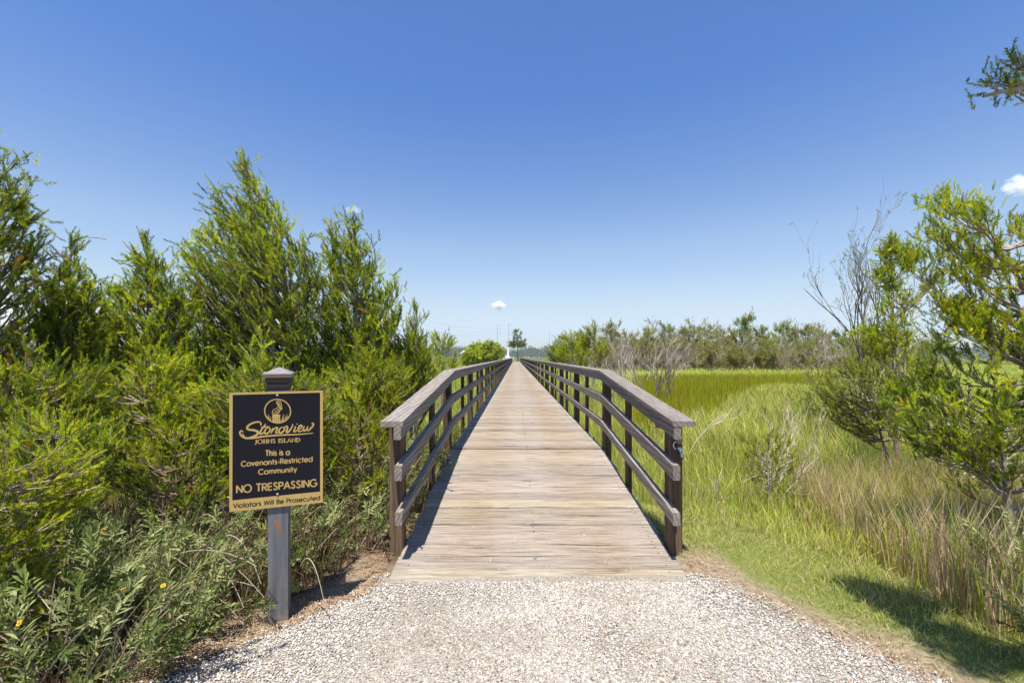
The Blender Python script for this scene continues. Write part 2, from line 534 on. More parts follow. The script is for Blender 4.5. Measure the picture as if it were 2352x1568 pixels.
def bev_box(soup, lo, hi, tint, b=0.004, shear=0.0):
    """box with its long edges (along y) eased"""
    x0, y0, z0 = lo; x1, y1, z1 = hi
    prof = [(x0 + b, z0), (x1 - b, z0), (x1, z0 + b), (x1, z1 - b), (x1 - b, z1), (x0 + b, z1), (x0, z1 - b), (x0, z0 + b)]
    V = [[p[0], y0, p[1]] for p in prof] + [[p[0], y1, p[1] + (y1 - y0) * shear] for p in prof]
    F = [np.array([[i, (i + 1) % 8, 8 + (i + 1) % 8, 8 + i] for i in range(8)]), np.array([list(range(8))[::-1], list(range(8, 16))])]
    soup.add(V, F, tint)


def wt(lo=0.82, hi=1.12):
    b = rng.uniform(lo, hi)
    return np.array([1.0, rng.uniform(0.96, 1.01), rng.uniform(0.93, 1.03)]) * b


posts_y = [2.90, 5.02] + [5.02 + 2.47 * k for k in range(1, 41)]
YN = 2.63
for side in (-1, 1):
    lab = 'railing beside the shrubs, on the shaded side of the deck' if side < 0 else 'railing on the open marsh side, with a metal fitting on its end post'
    rl = bpy.data.objects.new('railing', None); COL.objects.link(rl); rl.parent = bw; rl.empty_display_size = 0.1
    rl['label'] = lab
    if side < 0:
        px0, px1 = -0.828, -0.738; rx0, rx1 = -0.737, -0.693; cx0, cx1 = -0.818, -0.682
    else:
        px0, px1 = 1.006, 1.096; rx0, rx1 = 0.961, 1.005; cx0, cx1 = 0.952, 1.090
    for i, py in enumerate(posts_y):
        s = Soup()
        top = 0.912 - 0.032 + SL * (min(py, YK) - YN) - 0.002
        gz = float(ground_z((px0 + px1) / 2, py)) - 0.25
        j = rng.uniform(-0.004, 0.004) if i else 0.0
        V0 = s.n
        hw = 0.045
        # four sided post with eased corners and a slight lean
        prof = np.array([(-hw + .005, -hw), (hw - .005, -hw), (hw, -hw + .005), (hw, hw - .005), (hw - .005, hw), (-hw + .005, hw), (-hw, hw - .005), (-hw, -hw + .005)])
        zs = np.linspace(gz, top, 6)
        V = np.concatenate([np.concatenate([prof + [j * q / 5, 0], np.full((8, 1), z)], 1) for q, z in enumerate(zs)])
        Fq = np.array([[r_ * 8 + e, r_ * 8 + (e + 1) % 8, (r_ + 1) * 8 + (e + 1) % 8, (r_ + 1) * 8 + e] for r_ in range(5) for e in range(8)])
        s.add(V, [Fq, np.array([list(range(40, 48))])], wt(0.75, 1.1))
        o = s.build('post', M['post'], rl); o.location = ((px0 + px1) / 2, py - Y0B, 0)
        # thin upright between this post and the next
        if i < len(posts_y) - 1 and posts_y[i + 1] < YE:
            ym = (py + posts_y[i + 1]) / 2
            s = Soup()
            bx0, bx1 = (px1 - 0.042, px1 - 0.002) if side < 0 else (px0 + 0.002, px0 + 0.042)
            zt = 0.912 - 0.034 + SL * (min(ym, YK) - YN)
            zb = rise(ym) - 0.14
            s.box((bx0, ym - 0.043, zb), (bx1, ym + 0.043, zt), wt(0.7, 1.0))
            s.v[-1] -= np.array([0, ym, 0])
            o = s.build('baluster', M['post'], rl); o.location = (0, ym - Y0B, 0)
    # boards: the ramp piece, then runs between posts
    runs = [(YN, YK, SL)]
    ya = YK; L_ = 2 * 2.47 + 0.07
    while ya < YE:
        yb = min(ya + (L_ if ya < 28 else 14.8), YE)
        runs.append((ya, yb, 0.0)); ya = yb; L_ = 2 * 2.47
    for (a_, b_, sh) in runs:
        zb = SL * (min(a_, YK) - YN)
        jz = rng.uniform(-0.003, 0.003) if a_ > YK + 1 else 0
        for z0, z1, nm in ((0.800, 0.878, 'rail'), (0.545, 0.638, 'rail'), (0.270, 0.350, 'rail'), (0.8785, 0.912, 'cap_rail')):
            s = Soup()
            ea = rng.uniform(0, 0.012) if a_ < YK - 1 else 0.0
            if nm == 'rail': ea += 0.02 * (z0 < 0.7)
            x0, x1 = (rx0, rx1) if nm == 'rail' else (cx0, cx1)
            ins = 0.002 if a_ > 3 else 0
            bev_box(s, (x0, a_ + ea + ins - Y0B, z0 + zb + jz + ea * sh), (x1, b_ - ins - Y0B, z1 + zb + jz + ea * sh), wt(0.85, 1.08), 0.005 if nm == 'rail' else 0.004, sh)
            s.build(nm, M['rail'], rl)
    if side > 0:
        # round wooden knob and galvanised snap fitting on the end post
        fit = bpy.data.objects.new('metal_fitting', None); COL.objects.link(fit); fit.parent = rl
        fit.location = (1.072, 2.855 - Y0B, 0.755); fit.empty_display_size = 0.05
        s = Soup(); s.tube([[0, -0.022, 0], [0, -0.010, 0], [0, 0, 0]], [0.018, 0.023, 0.023], 18, (0.30, 0.21, 0.11), True)
        s.build('knob', M['bark'], fit)
        s = Soup()
        a = np.linspace(0.3, math.pi * 1.5, 14)
        s.tube(np.stack([-0.022 + 0.018 * np.cos(a), np.full(14, -0.010), -0.030 + 0.024 * np.sin(a)], -1), 0.0045, 8, (0.62, 0.66, 0.72), True)
        s.tube([[-0.012, -0.014, -0.040], [0.0, -0.018, -0.055], [0.006, -0.02, -0.075]], [0.012, 0.014, 0.011], 12, (0.62, 0.66, 0.72), True)
        s.tube([[0.006, -0.02, -0.073], [0.008, -0.02, -0.080], [0.014, -0.02, -0.108]], [0.008, 0.014, 0.012], 12, (0.58, 0.62, 0.70), True)
        s.tube([[0.014, -0.02, -0.106], [0.016, -0.02, -0.118]], [0.009, 0.007], 10, (0.08, 0.08, 0.09), True)
        s.build('clasp', M['metal'], fit, smooth=True)
        s = Soup()
        s.tube([[0, 0, 0], [0.0, 0.045, 0.0], [0, 0.06, -0.004]], [0.026, 0.024, 0.012], 6, (0.07, 0.02, 0.045), True)
        s.tube([[-0.02, -0.003, -0.006], [-0.034, -0.006, -0.012], [-0.046, -0.006, -0.013]], [0.013, 0.010, 0.003], 6, (0.42, 0.10, 0.14), True)
        o = s.build('purple_lump', M['paint'], rl); o.location = (0.995, 3.0 - Y0B, 0.835)  # just a dark lump with a pink tip, its use unknown
        o['label'] = 'small dark purple lump with a pink tip under the top rail'

# ------------------------------------------------------------------ sign
SGZ = math.atan2(0.135, 0.377)
SW, SH_ = 0.400, 0.556
sg = thing('sign_post', 'black and gold no trespassing sign on a dark square post beside the path', 'sign', (-1.168, 2.155, 0.0), SGZ)


def square_tube(levels, tint, soup):
    V = []
    for hw, z in levels:
        V += [[-hw, -hw, z], [hw, -hw, z], [hw, hw, z], [-hw, hw, z]]
    nL = len(levels)
    F = [[r_ * 4 + e, r_ * 4 + (e + 1) % 4, (r_ + 1) * 4 + (e + 1) % 4, (r_ + 1) * 4 + e] for r_ in range(nL - 1) for e in range(4)]
    soup.add(V, [np.array(F), np.array([[nL * 4 - 4, nL * 4 - 3, nL * 4 - 2, nL * 4 - 1]])], tint)


m, n, out = nt('sign_post_paint')
tc = N(n, 'ShaderNodeTexCoord').outputs['Object']
g1 = noise(n, 1.0, 6, mapped(n, tc, (40, 40, 3)), 0.65)
c = ramp(n, g1, [(0.3, (0.075, 0.075, 0.083)), (0.55, (0.125, 0.125, 0.136)), (0.8, (0.18, 0.18, 0.19))])
dirt = noise(n, 9.0, 6, tc, 0.7)
sep = N(n, 'ShaderNodeSeparateXYZ'); n.links.new(tc, sep.inputs[0])
mr = N(n, 'ShaderNodeMapRange'); n.links.new(sep.outputs[2], mr.inputs[0]); mr.inputs[1].default_value = 0.0; mr.inputs[2].default_value = 0.28; mr.inputs[3].default_value = 0.8; mr.inputs[4].default_value = 0.0
dm = mix(n, 'MULTIPLY', 1.0, mr.outputs[0], ramp(n, dirt, [(0.45, (0, 0, 0)), (0.65, (1, 1, 1))]))
c = mix(n, 'MIX', dm, c, (0.30, 0.22, 0.15))
principled(n, out, c, 0.5, g1, 0.2, 0.002, 0.4)
M['signpost'] = m
s = Soup(); square_tube([(0.0435, -0.2), (0.0435, 0.5), (0.0435, 1.185)], (0.1, 0.1, 0.1), s)
s.build('post', M['signpost'], sg)
s = Soup()
square_tube([(0.0436, 1.140), (0.047, 1.148), (0.050, 1.160), (0.0505, 1.168), (0.047, 1.172), (0.053, 1.180), (0.056, 1.194), (0.052, 1.199)], (0.035, 0.033, 0.036), s)
s.build('cap_moulding', M['paint'], sg)
s = Soup()
square_tube([(0.050, 1.1995), (0.0600, 1.201), (0.0605, 1.213)], (0.36, 0.22, 0.15), s)
square_tube([(0.0605, 1.2132), (0.0645, 1.216), (0.064, 1.221), (0.008, 1.249), (0.0, 1.251)], (0.20, 0.185, 0.185), s)
o = s.build('post_cap', M['paint'], sg)
# rust coloured stain below the panel
s = Soup()
for cx_, cz_, r_ in ((-0.008, 0.505, 0.008), (0.0, 0.492, 0.009), (-0.003, 0.476, 0.009), (-0.002, 0.462, 0.006), (0.0, 0.447, 0.004), (-0.001, 0.428, 0.003)):
    a = np.linspace(0, 2 * math.pi, 9)[:-1]
    rr = r_ * rng.uniform(0.6, 1.2, 8)
    s.add(np.stack([cx_ + rr * np.cos(a), np.full(8, -0.0438 - 0.0002 * rng.random()), cz_ + 1.3 * rr * np.sin(a)], -1), np.arange(8)[None], (0.30, 0.12, 0.06))
s.build('rust_stain', M['paint'], sg)

# sign face: homography from the pixels of an enlarged view of the photo to the panel's own plane
src = [(165, 325), (1042, 282), (1050, 1320), (165, 1440)]
dst = [(-SW / 2, SH_ / 2), (SW / 2, SH_ / 2), (SW / 2, -SH_ / 2), (-SW / 2, -SH_ / 2)]
A = []; B = []
for (x, y), (u, v) in zip(src, dst):
    A.append([x, y, 1, 0, 0, 0, -u * x, -u * y]); B.append(u)
    A.append([0, 0, 0, x, y, 1, -v * x, -v * y]); B.append(v)
Hm = np.append(np.linalg.solve(np.array(A, float), np.array(B, float)), 1).reshape(3, 3)


def S2(p):
    p = np.asarray(p, float).reshape(-1, 2)
    q = np.concatenate([p, np.ones((len(p), 1))], 1) @ Hm.T
    return q[:, :2] / q[:, 2:]


YF = -0.0535     # front of the panel, in the sign's own space
ZC = 0.855


def face3(uv, lift=0.0):
    uv = np.asarray(uv, float)
    return np.stack([uv[:, 0], np.full(len(uv), YF - lift), ZC + uv[:, 1]], -1)


def smooth_line(p, n_=6):
    p = np.asarray(p, float)
    if len(p) < 3: return p
    P = np.concatenate([[2 * p[0] - p[1]], p, [2 * p[-1] - p[-2]]])
    out_ = []
    for i in range(1, len(P) - 2):
        for t_ in np.linspace(0, 1, n_, endpoint=False):
            a, b, c_, d = P[i - 1], P[i], P[i + 1], P[i + 2]
            out_.append(0.5 * (2 * b + (c_ - a) * t_ + (2 * a - 5 * b + 4 * c_ - d) * t_ ** 2 + (3 * b - a - 3 * c_ + d) * t_ ** 3))
    out_.append(p[-1])
    return np.array(out_)


_lift = [0.0006]


def ribbon(soup, uv, wd, tint):
    """flat raised stroke on the panel along uv with the width wd (scalar or per point)"""
    uv = np.asarray(uv, float); m_ = len(uv)
    wd = np.broadcast_to(np.asarray(wd, float), (m_,))
    t_ = np.gradient(uv, axis=0); t_ /= np.maximum(np.linalg.norm(t_, axis=1, keepdims=True), 1e-9)
    nrm = np.stack([-t_[:, 1], t_[:, 0]], -1)
    a = uv + nrm * wd[:, None] / 2; b = uv - nrm * wd[:, None] / 2
    _lift[0] += 0.0000023
    V = face3(np.concatenate([a, b]), _lift[0])
    i = np.arange(m_ - 1)
    soup.add(V, np.stack([i, i + 1, i + 1 + m_, i + m_], -1), tint)


def poly2(soup, uv, tint):
    _lift[0] += 0.0000023
    soup.add(face3(uv, _lift[0]), np.arange(len(uv))[None], tint)


GOLD = (0.44, 0.30, 0.10)
BLACK = (0.008, 0.008, 0.014)
m, n, out = nt('sign_face')
tc = N(n, 'ShaderNodeTexCoord').outputs['Object']
sm_n = noise(n, 7.0, 4, tc)
p = principled(n, out, tint_node(n), ramp(n, sm_n, [(0.3, (0.16, 0.16, 0.16)), (0.7, (0.30, 0.30, 0.30))]), None, spec=0.2)
M['signface'] = m
m, n, out = nt('sign_gold')
tc = N(n, 'ShaderNodeTexCoord').outputs['Object']
c = mix(n, 'MULTIPLY', 0.35, tint_node(n), ramp(n, noise(n, 18.0, 5, tc), [(0.3, (0.75, 0.72, 0.7)), (0.7, (1.12, 1.12, 1.12))]))
principled(n, out, c, 0.42, None, spec=0.4)
M['gold'] = m

s = Soup()
s.box((-SW / 2, YF, ZC - SH_ / 2), (SW / 2, -0.0440, ZC + SH_ / 2), BLACK)
panel = s.build('sign_panel', M['signface'], sg)
s = Soup()
inn = S2([(195, 343), (1018, 300), (1025, 1220), (192, 1330)])
outc = np.array(dst)
outc = outc * np.array([1.003, 1.003])
V = np.concatenate([face3(outc, 0.0005), face3(inn, 0.0005)])
s.add(V, np.array([[0, 1, 5, 4], [1, 2, 6, 5], [2, 3, 7, 6], [3, 0, 4, 7]]), GOLD)
s.build('border', M['gold'], panel)

# stroke lettering -------------------------------------------------
def arc(cx_, cy_, rx_, ry_, a0, a1, n_=14):
    a = np.radians(np.linspace(a0, a1, n_))
    return np.stack([cx_ + rx_ * np.cos(a), cy_ + ry_ * np.sin(a)], -1)


X_ = 0.70                    # x-height
G = {}                       # glyph: (advance width, strokes), cap height 1


def g_(ch, wd_, *st):
    G[ch] = (wd_, [np.asarray(q, float) for q in st])


r2 = X_ / 2
g_(' ', 0.34)
g_('T', 0.62, [(0.0, 1), (0.62, 1)], [(0.31, 1), (0.31, 0)])
g_('N', 0.74, [(0.04, 0), (0.04, 1), (0.70, 0), (0.70, 1)])
g_('O', 1.0, arc(0.5, 0.5, 0.46, 0.5, 90, 450, 28))
g_('R', 0.62, [(0.05, 0), (0.05, 1)], np.concatenate([[(0.05, 0.97)], arc(0.32, 0.73, 0.26, 0.24, 90, -90, 12), [(0.05, 0.49)]]), [(0.28, 0.48), (0.60, 0)])
g_('E', 0.56, [(0.05, 0), (0.05, 1)], [(0.05, 0.965), (0.52, 0.965)], [(0.05, 0.52), (0.50, 0.52)], [(0.05, 0.035), (0.52, 0.035)])
g_('S', 0.58, smooth_line([(0.50, 0.84), (0.38, 0.97), (0.20, 0.95), (0.10, 0.79), (0.17, 0.61), (0.38, 0.47), (0.50, 0.29), (0.42, 0.08), (0.24, 0.02), (0.05, 0.20)]))
g_('P', 0.58, [(0.05, 0), (0.05, 1)], np.concatenate([[(0.05, 0.97)], arc(0.30, 0.72, 0.26, 0.25, 90, -90, 12), [(0.05, 0.47)]]))
g_('A', 0.78, [(0.02, 0), (0.39, 1), (0.76, 0)], [(0.16, 0.34), (0.62, 0.34)])
g_('I', 0.16, [(0.08, 0), (0.08, 1)])
g_('G', 0.98, arc(0.5, 0.5, 0.46, 0.49, 42, 335, 24), [(0.56, 0.46), (0.94, 0.46), (0.915, 0.28)])
g_('C', 0.86, arc(0.5, 0.5, 0.46, 0.49, 48, 312, 24))
g_('V', 0.74, [(0.02, 1), (0.37, 0), (0.72, 1)])
g_('W', 1.08, [(0.02, 1), (0.28, 0), (0.54, 1), (0.80, 0), (1.06, 1)])
g_('B', 0.58, [(0.05, 0), (0.05, 1)], np.concatenate([[(0.05, 0.97)], arc(0.27, 0.75, 0.22, 0.22, 90, -90, 12), [(0.05, 0.53)]]), np.concatenate([[(0.05, 0.53)], arc(0.28, 0.28, 0.26, 0.25, 90, -90, 12), [(0.05, 0.03)]]))
g_('h', 0.58, [(0.06, 0), (0.06, 1.03)], np.concatenate([[(0.06, 0.36)], arc(0.29, 0.44, 0.22, 0.25, 160, 0, 12), [(0.51, 0)]]))
g_('i', 0.16, [(0.08, 0), (0.08, X_)], [(0.08, 0.86), (0.08, 0.98)])
g_('l', 0.16, [(0.08, 0), (0.08, 1.03)])
g_('s', 0.40, smooth_line([(0.33, 0.58), (0.24, 0.68), (0.12, 0.66), (0.07, 0.53), (0.15, 0.42), (0.29, 0.33), (0.35, 0.20), (0.27, 0.04), (0.14, 0.02), (0.03, 0.14)]))
g_('a', 0.74, arc(0.36, r2, 0.32, r2, 0, 360, 24), [(0.68, 0), (0.68, X_)])
g_('o', 0.72, arc(0.36, r2, 0.33, r2, 90, 450, 24))
g_('v', 0.52, [(0.02, X_), (0.26, 0), (0.50, X_)])
g_('e', 0.72, np.concatenate([[(0.05, 0.34), (0.68, 0.34)], arc(0.36, r2, 0.32, r2, 0, 315, 24)]))
g_('n', 0.58, [(0.06, 0), (0.06, X_)], np.concatenate([[(0.06, 0.36)], arc(0.29, 0.44, 0.22, 0.25, 160, 0, 12), [(0.51, 0)]]))
g_('m', 0.94, [(0.06, 0), (0.06, X_)], np.concatenate([[(0.06, 0.38)], arc(0.26, 0.48, 0.19, 0.21, 160, 0, 12), [(0.45, 0)]]), np.concatenate([[(0.45, 0.38)], arc(0.66, 0.48, 0.20, 0.21, 160, 0, 12), [(0.86, 0)]]))
g_('u', 0.58, np.concatenate([[(0.06, X_)], arc(0.28, 0.26, 0.22, 0.25, 180, 360, 12), [(0.50, X_)]]))
g_('r', 0.34, [(0.06, 0), (0.06, X_)], arc(0.30, 0.42, 0.22, 0.27, 165, 78, 7))
g_('t', 0.34, [(0.17, 0), (0.17, 1.0)], [(0.0, X_), (0.34, X_)])
g_('c', 0.64, arc(0.36, r2, 0.32, r2, 48, 312, 20))
g_('d', 0.74, arc(0.36, r2, 0.32, r2, 0, 360, 24), [(0.68, 0), (0.68, 1.03)])
g_('y', 0.54, [(0.02, X_), (0.28, 0.03)], [(0.52, X_), (0.17, -0.28)])
g_('-', 0.36, [(0.04, 0.34), (0.32, 0.34)])
g_('J', 0.44, smooth_line([(0.33, 1), (0.33, 0.3), (0.26, -0.04), (0.12, -0.12), (0.02, -0.06)]))
g_('H', 0.78, [(0.12, 0), (0.12, 1)], [(0.66, 0), (0.66, 1)], [(0.12, 0.5), (0.66, 0.5)])
g_('L', 0.60, [(0.12, 0), (0.12, 1)], [(0.12, 0.03), (0.56, 0.03), (0.57, 0.2)])
g_('D', 0.78, [(0.12, 0), (0.12, 1)], np.concatenate([[(0.12, 0.97)], arc(0.34, 0.5, 0.38, 0.47, 90, -90, 14), [(0.12, 0.03)]]))


def text_line(soup, txt, p0, p1, cap, weight, tint, gap=0.115, serif=False):
    """letters from the base point p0 to p1 (photo view pixels); cap: their height there"""
    a, b = S2([p0])[0], S2([p1])[0]
    h = S2([(p0[0], p0[1] - cap)])[0][1] - a[1]
    adv = sum(G[ch][0] + gap for ch in txt) - gap
    sx = np.linalg.norm(b - a) / adv
    d = (b - a) / np.linalg.norm(b - a)
    x = 0.0
    for ch in txt:
        wd_, st = G[ch]
        for q in st:
            uv = a + np.outer((q[:, 0] + x) * sx, d) + np.outer(q[:, 1] * h, [0, 1])
            wv = weight * h
            if serif:
                seg = np.abs(np.gradient(q, axis=0)); vert = seg[:, 1] / np.maximum(seg.sum(1), 1e-6)
                wv = weight * h * (0.45 + 0.75 * vert)
            # break sharp corners into separate straight strokes
            if len(q) <= 5:
                for k_ in range(len(q) - 1):
                    ribbon(soup, uv[k_:k_ + 2], wv if np.isscalar(wv) else wv[k_:k_ + 2], tint)
            else:
                ribbon(soup, uv, wv, tint)
            if serif:
                for e in (0, -1):
                    if len(q) == 2 and abs(q[0, 0] - q[1, 0]) < 0.2:
                        c_ = uv[e]; ribbon(soup, np.array([c_ - d * h * 0.15, c_ + d * h * 0.15]), h * 0.07, tint)
        x += wd_ + gap


s = Soup()
text_line(s, 'This is a', (507, 902), (737, 885), 50, 0.195, GOLD)
text_line(s, 'Covenants-Restricted', (276, 1009), (951, 941), 48, 0.195, GOLD)
text_line(s, 'Community', (440, 1079), (803, 1040), 47, 0.195, GOLD)
text_line(s, 'NO TRESPASSING', (232, 1260), (997, 1171), 70, 0.18, GOLD)
s.build('lettering', M['gold'], panel)
s = Soup()
text_line(s, 'JOHNS ISLAND', (404, 793), (832, 762), 40, 0.20, GOLD, 0.16, True)
s.build('place_name', M['gold'], panel)
s = Soup()
text_line(s, 'Violators Will Be Prosecuted', (202, 1403), (1024, 1297), 42, 0.19, (0.012, 0.011, 0.012))
o = s.build('warning_lettering', M['paint'], panel)
# script word
s = Soup()


def script(pts, w0, sm_=True):
    p_ = S2(smooth_line(pts, 7) if sm_ else pts)
    m_ = len(p_)
    wv = w0 * (0.45 + 0.75 * np.sin(np.linspace(0.15, math.pi - 0.15, m_)))
    ribbon(s, p_, wv, GOLD)


WS = 0.0066
script([(462, 622), (463, 600), (445, 587), (405, 592), (360, 612), (333, 640), (345, 660), (395, 665), (432, 678), (428, 704), (385, 728), (330, 742), (292, 730), (268, 706), (266, 682), (280, 674), (294, 686)], WS * 1.25)
script([(292, 700), (310, 733), (370, 742), (480, 722), (640, 704), (800, 694), (955, 676)], WS * 1.0)
script([(508, 603), (475, 650), (455, 684), (462, 698), (482, 690), (500, 672)], WS * 1.1)
script([(462, 640), (500, 632), (548, 626)], WS * 0.8)
script([(540, 640), (515, 645), (500, 672), (506, 694), (528, 690), (548, 664), (546, 642), (530, 640)], WS)
script([(578, 638), (570, 662), (558, 692)], WS)
script([(560, 684), (588, 648), (612, 634), (618, 648), (604, 676), (612, 688), (630, 676)], WS)
script([(672, 630), (648, 638), (634, 664), (642, 684), (664, 678), (684, 652), (680, 632), (664, 630)], WS)
script([(684, 632), (704, 618), (714, 632), (704, 668), (716, 676), (740, 650), (762, 612), (758, 598)], WS)
script([(790, 616), (782, 642), (774, 664), (786, 668), (804, 652)], WS)
script([(806, 592), (800, 600)], WS * 1.3, False)
script([(812, 650), (842, 632), (850, 614), (834, 608), (816, 632), (816, 660), (838, 664), (866, 640)], WS)
script([(872, 612), (864, 640), (870, 658), (888, 648), (908, 612)], WS)
script([(908, 612), (898, 642), (908, 654), (930, 636), (952, 610), (958, 592), (948, 584), (940, 594)], WS)
s.build('place_script', M['gold'], panel)
# emblem: ring, pelican on a stump, reeds
s = Soup()
a = np.linspace(0, 2 * math.pi, 49)
ribbon(s, S2(np.stack([620 + 122 * np.cos(a), 482 + 110 * np.sin(a)], -1)), 0.0050, GOLD)
WL = 0.0030
for pts in ([(611, 412), (610, 396), (624, 385), (642, 389), (652, 404), (657, 432), (663, 462)],
            [(663, 462), (655, 464), (646, 440), (638, 412), (628, 398), (620, 404), (630, 424), (636, 440)],
            [(611, 412), (622, 424), (626, 440), (614, 456), (590, 466), (573, 484), (572, 506), (580, 516)],
            [(636, 440), (646, 458), (640, 484), (622, 504), (600, 512), (580, 516)],
            [(638, 452), (620, 474), (596, 490), (584, 506)],
            [(640, 470), (624, 490), (602, 500)]):
    ribbon(s, S2(smooth_line(pts, 5)), WL, GOLD)
poly2(s, S2([(569, 524), (582, 517), (628, 512), (647, 516), (642, 540), (648, 578), (640, 590), (604, 594), (580, 588), (570, 574), (574, 548)]), GOLD)
for x0, y0, x1, y1, w_ in ((536, 562, 533, 502, 9), (546, 572, 551, 520, 9), (556, 580, 556, 530, 8), (529, 548, 527, 520, 7), (664, 580, 672, 508, 10), (676, 576, 680, 498, 10), (690, 566, 697, 512, 9), (702, 554, 712, 500, 9), (654, 584, 656, 546, 8), (712, 540, 720, 516, 7)):
    poly2(s, S2([(x0 - w_ / 2, y0), (x0 + w_ / 2, y0), (x1, y1)]), GOLD)
for pts in ([(590, 530), (592, 582)], [(612, 540), (610, 588)], [(630, 526), (632, 580)]):
    ribbon(s, S2(pts), 0.0012, BLACK)
s.build('emblem', M['gold'], panel)
for p_ in ((617, 335), (622, 1258)):
    uv = S2([p_])[0]
    s = Soup(); s.tube([[0, 0.002, 0], [0, -0.002, 0], [0, -0.0035, 0]], [0.0055, 0.0052, 0.003], 12, (0.30, 0.30, 0.31), True)
    o = s.build('screw', M['paint'], panel); o.location = (uv[0], YF - 0.001, ZC + uv[1])

# ------------------------------------------------------------------ plant templates
def kite(base, d, side, L_, W_, at_=0.45):
    base = np.asarray(base, float)
    return [base, base + d * L_ * at_ + side * W_, base + d * L_, base + d * L_ * at_ - side * W_]


def make_spray(nlev=7, per=3, ang=32, ll=0.40, lw=0.030, seed=1):
    r_ = np.random.default_rng(seed); V = []; F = []
    for i in range(nlev):
        z = 0.04 + 0.86 * i / (nlev - 1)
        for k_ in range(per):
            az = 2 * math.pi * k_ / per + i * 1.1 + r_.normal(0, 0.3)
            a = math.radians(ang + r_.normal(0, 9))
            d = np.array([math.cos(az) * math.sin(a), math.sin(az) * math.sin(a), math.cos(a)])
            sd = norm(np.cross(d, r_.normal(size=3)))
            q = len(V)
            V += kite((0, 0, z), d, sd, ll * (1.0 - 0.45 * z) * r_.uniform(0.75, 1.2), lw)
            F.append([q, q + 1, q + 2, q + 3])
    q = len(V); V += kite((0, 0, 0), np.array([0, 0, 1.0]), np.array([1.0, 0, 0]), 1.08, lw * 0.8); F.append([q, q + 1, q + 2, q + 3])
    return np.array(V), np.array(F)


SPRAY = [make_spray(10, 3, 32, 0.29, 0.027, 3), make_spray(11, 3, 36, 0.27, 0.025, 4), make_spray(9, 3, 29, 0.32, 0.028, 5)]


def make_clump(nl=16, seed=2, lw=0.10, ll=0.42):
    r_ = np.random.default_rng(seed); V = []; F = []
    for i in range(nl):
        d = norm(r_.normal(size=3) + np.array([0, 0, 0.7])); b = r_.normal(size=3) * 0.22 + np.array([0, 0, 0.3])
        sd = norm(np.cross(d, r_.normal(size=3))); q = len(V)
        V += kite(b, d, sd, ll * r_.uniform(0.6, 1.2), lw); F.append([q, q + 1, q + 2, q + 3])
    return np.array(V), np.array(F)


CLUMP = [make_clump(18, 2), make_clump(16, 8), make_clump(20, 9)]


def make_shoot(nl=9, seed=1, ll=0.35, lw=0.031, ang=48):
    """leafy shoot: paired spoon shaped leaves folded on their midrib"""
    r_ = np.random.default_rng(seed); V = []; F = []
    for i in range(nl):
        z = 0.12 + 0.86 * i / (nl - 1)
        for k_ in range(2):
            az = math.pi * k_ + i * 1.45 + r_.normal(0, 0.25)
            a = math.radians((ang + 14) * (1 - 0.55 * z) + r_.normal(0, 9))
            d = np.array([math.cos(az) * math.sin(a), math.sin(az) * math.sin(a), math.cos(a)])
            sd = norm(np.cross(d, [0, 0, 1.0])) if abs(d[2]) < 0.98 else np.array([1.0, 0, 0])
            up = np.cross(sd, d)
            L_ = ll * (1.05 - 0.35 * z) * r_.uniform(0.75, 1.15); W_ = lw * r_.uniform(0.85, 1.15)
            q = len(V); b = np.array([0, 0, z])
            V += [b, b + d * L_ * 0.35 + sd * W_ * 0.55 + up * 0.012, b + d * L_ * 0.75 + sd * W_ + up * 0.012, b + d * L_ - up * 0.05 * L_,
                  b + d * L_ * 0.75 - sd * W_ + up * 0.012, b + d * L_ * 0.35 - sd * W_ * 0.55 + up * 0.012, b + d * L_ * 0.4, b + d * L_ * 0.75]
            F += [[q, q + 1, q + 2, q + 7], [q, q + 7, q + 4, q + 5], [q + 7, q + 2, q + 3, q + 4]]
    return np.array(V), np.array(F)


SHOOT = [make_shoot(10, 1), make_shoot(11, 2), make_shoot(9, 3)]

PAL = {
    'cedar': np.array([[0.355, 0.410, 0.024], [0.265, 0.340, 0.022], [0.155, 0.220, 0.017], [0.450, 0.465, 0.034], [0.080, 0.120, 0.014]]),
    'cedar_dark': np.array([[0.140, 0.190, 0.016], [0.190, 0.240, 0.018], [0.27, 0.31, 0.02], [0.085, 0.120, 0.014], [0.36, 0.38, 0.028]]),
    'olive': np.array([[0.275, 0.300, 0.040], [0.210, 0.245, 0.034], [0.340, 0.355, 0.056], [0.125, 0.158, 0.026], [0.28, 0.315, 0.034]]),
    'scrub': np.array([[0.330, 0.315, 0.100], [0.260, 0.258, 0.075], [0.390, 0.360, 0.145], [0.175, 0.190, 0.048], [0.32, 0.32, 0.075]]),
    'bright': np.array([[0.370, 0.410, 0.022], [0.285, 0.345, 0.020], [0.470, 0.465, 0.032], [0.160, 0.220, 0.017], [0.32, 0.37, 0.026]]),
    'oxeye': np.array([[0.225, 0.262, 0.085], [0.290, 0.320, 0.125], [0.150, 0.188, 0.050], [0.31, 0.325, 0.145], [0.075, 0.105, 0.026]]),
    'pine': np.array([[0.16, 0.19, 0.022], [0.19, 0.21, 0.022], [0.11, 0.14, 0.02], [0.23, 0.235, 0.025], [0.17, 0.19, 0.022]]),
}


def tints(kind, n_, warm=0.012):
    p_ = PAL[kind]
    c_ = p_[rng.integers(0, len(p_), n_)] * rng.uniform(0.75, 1.25, (n_, 1))
    k_ = rng.random(n_) < warm
    c_[k_] = np.array([0.32, 0.17, 0.03]) * rng.uniform(0.7, 1.1, (k_.sum(), 1))
    return c_


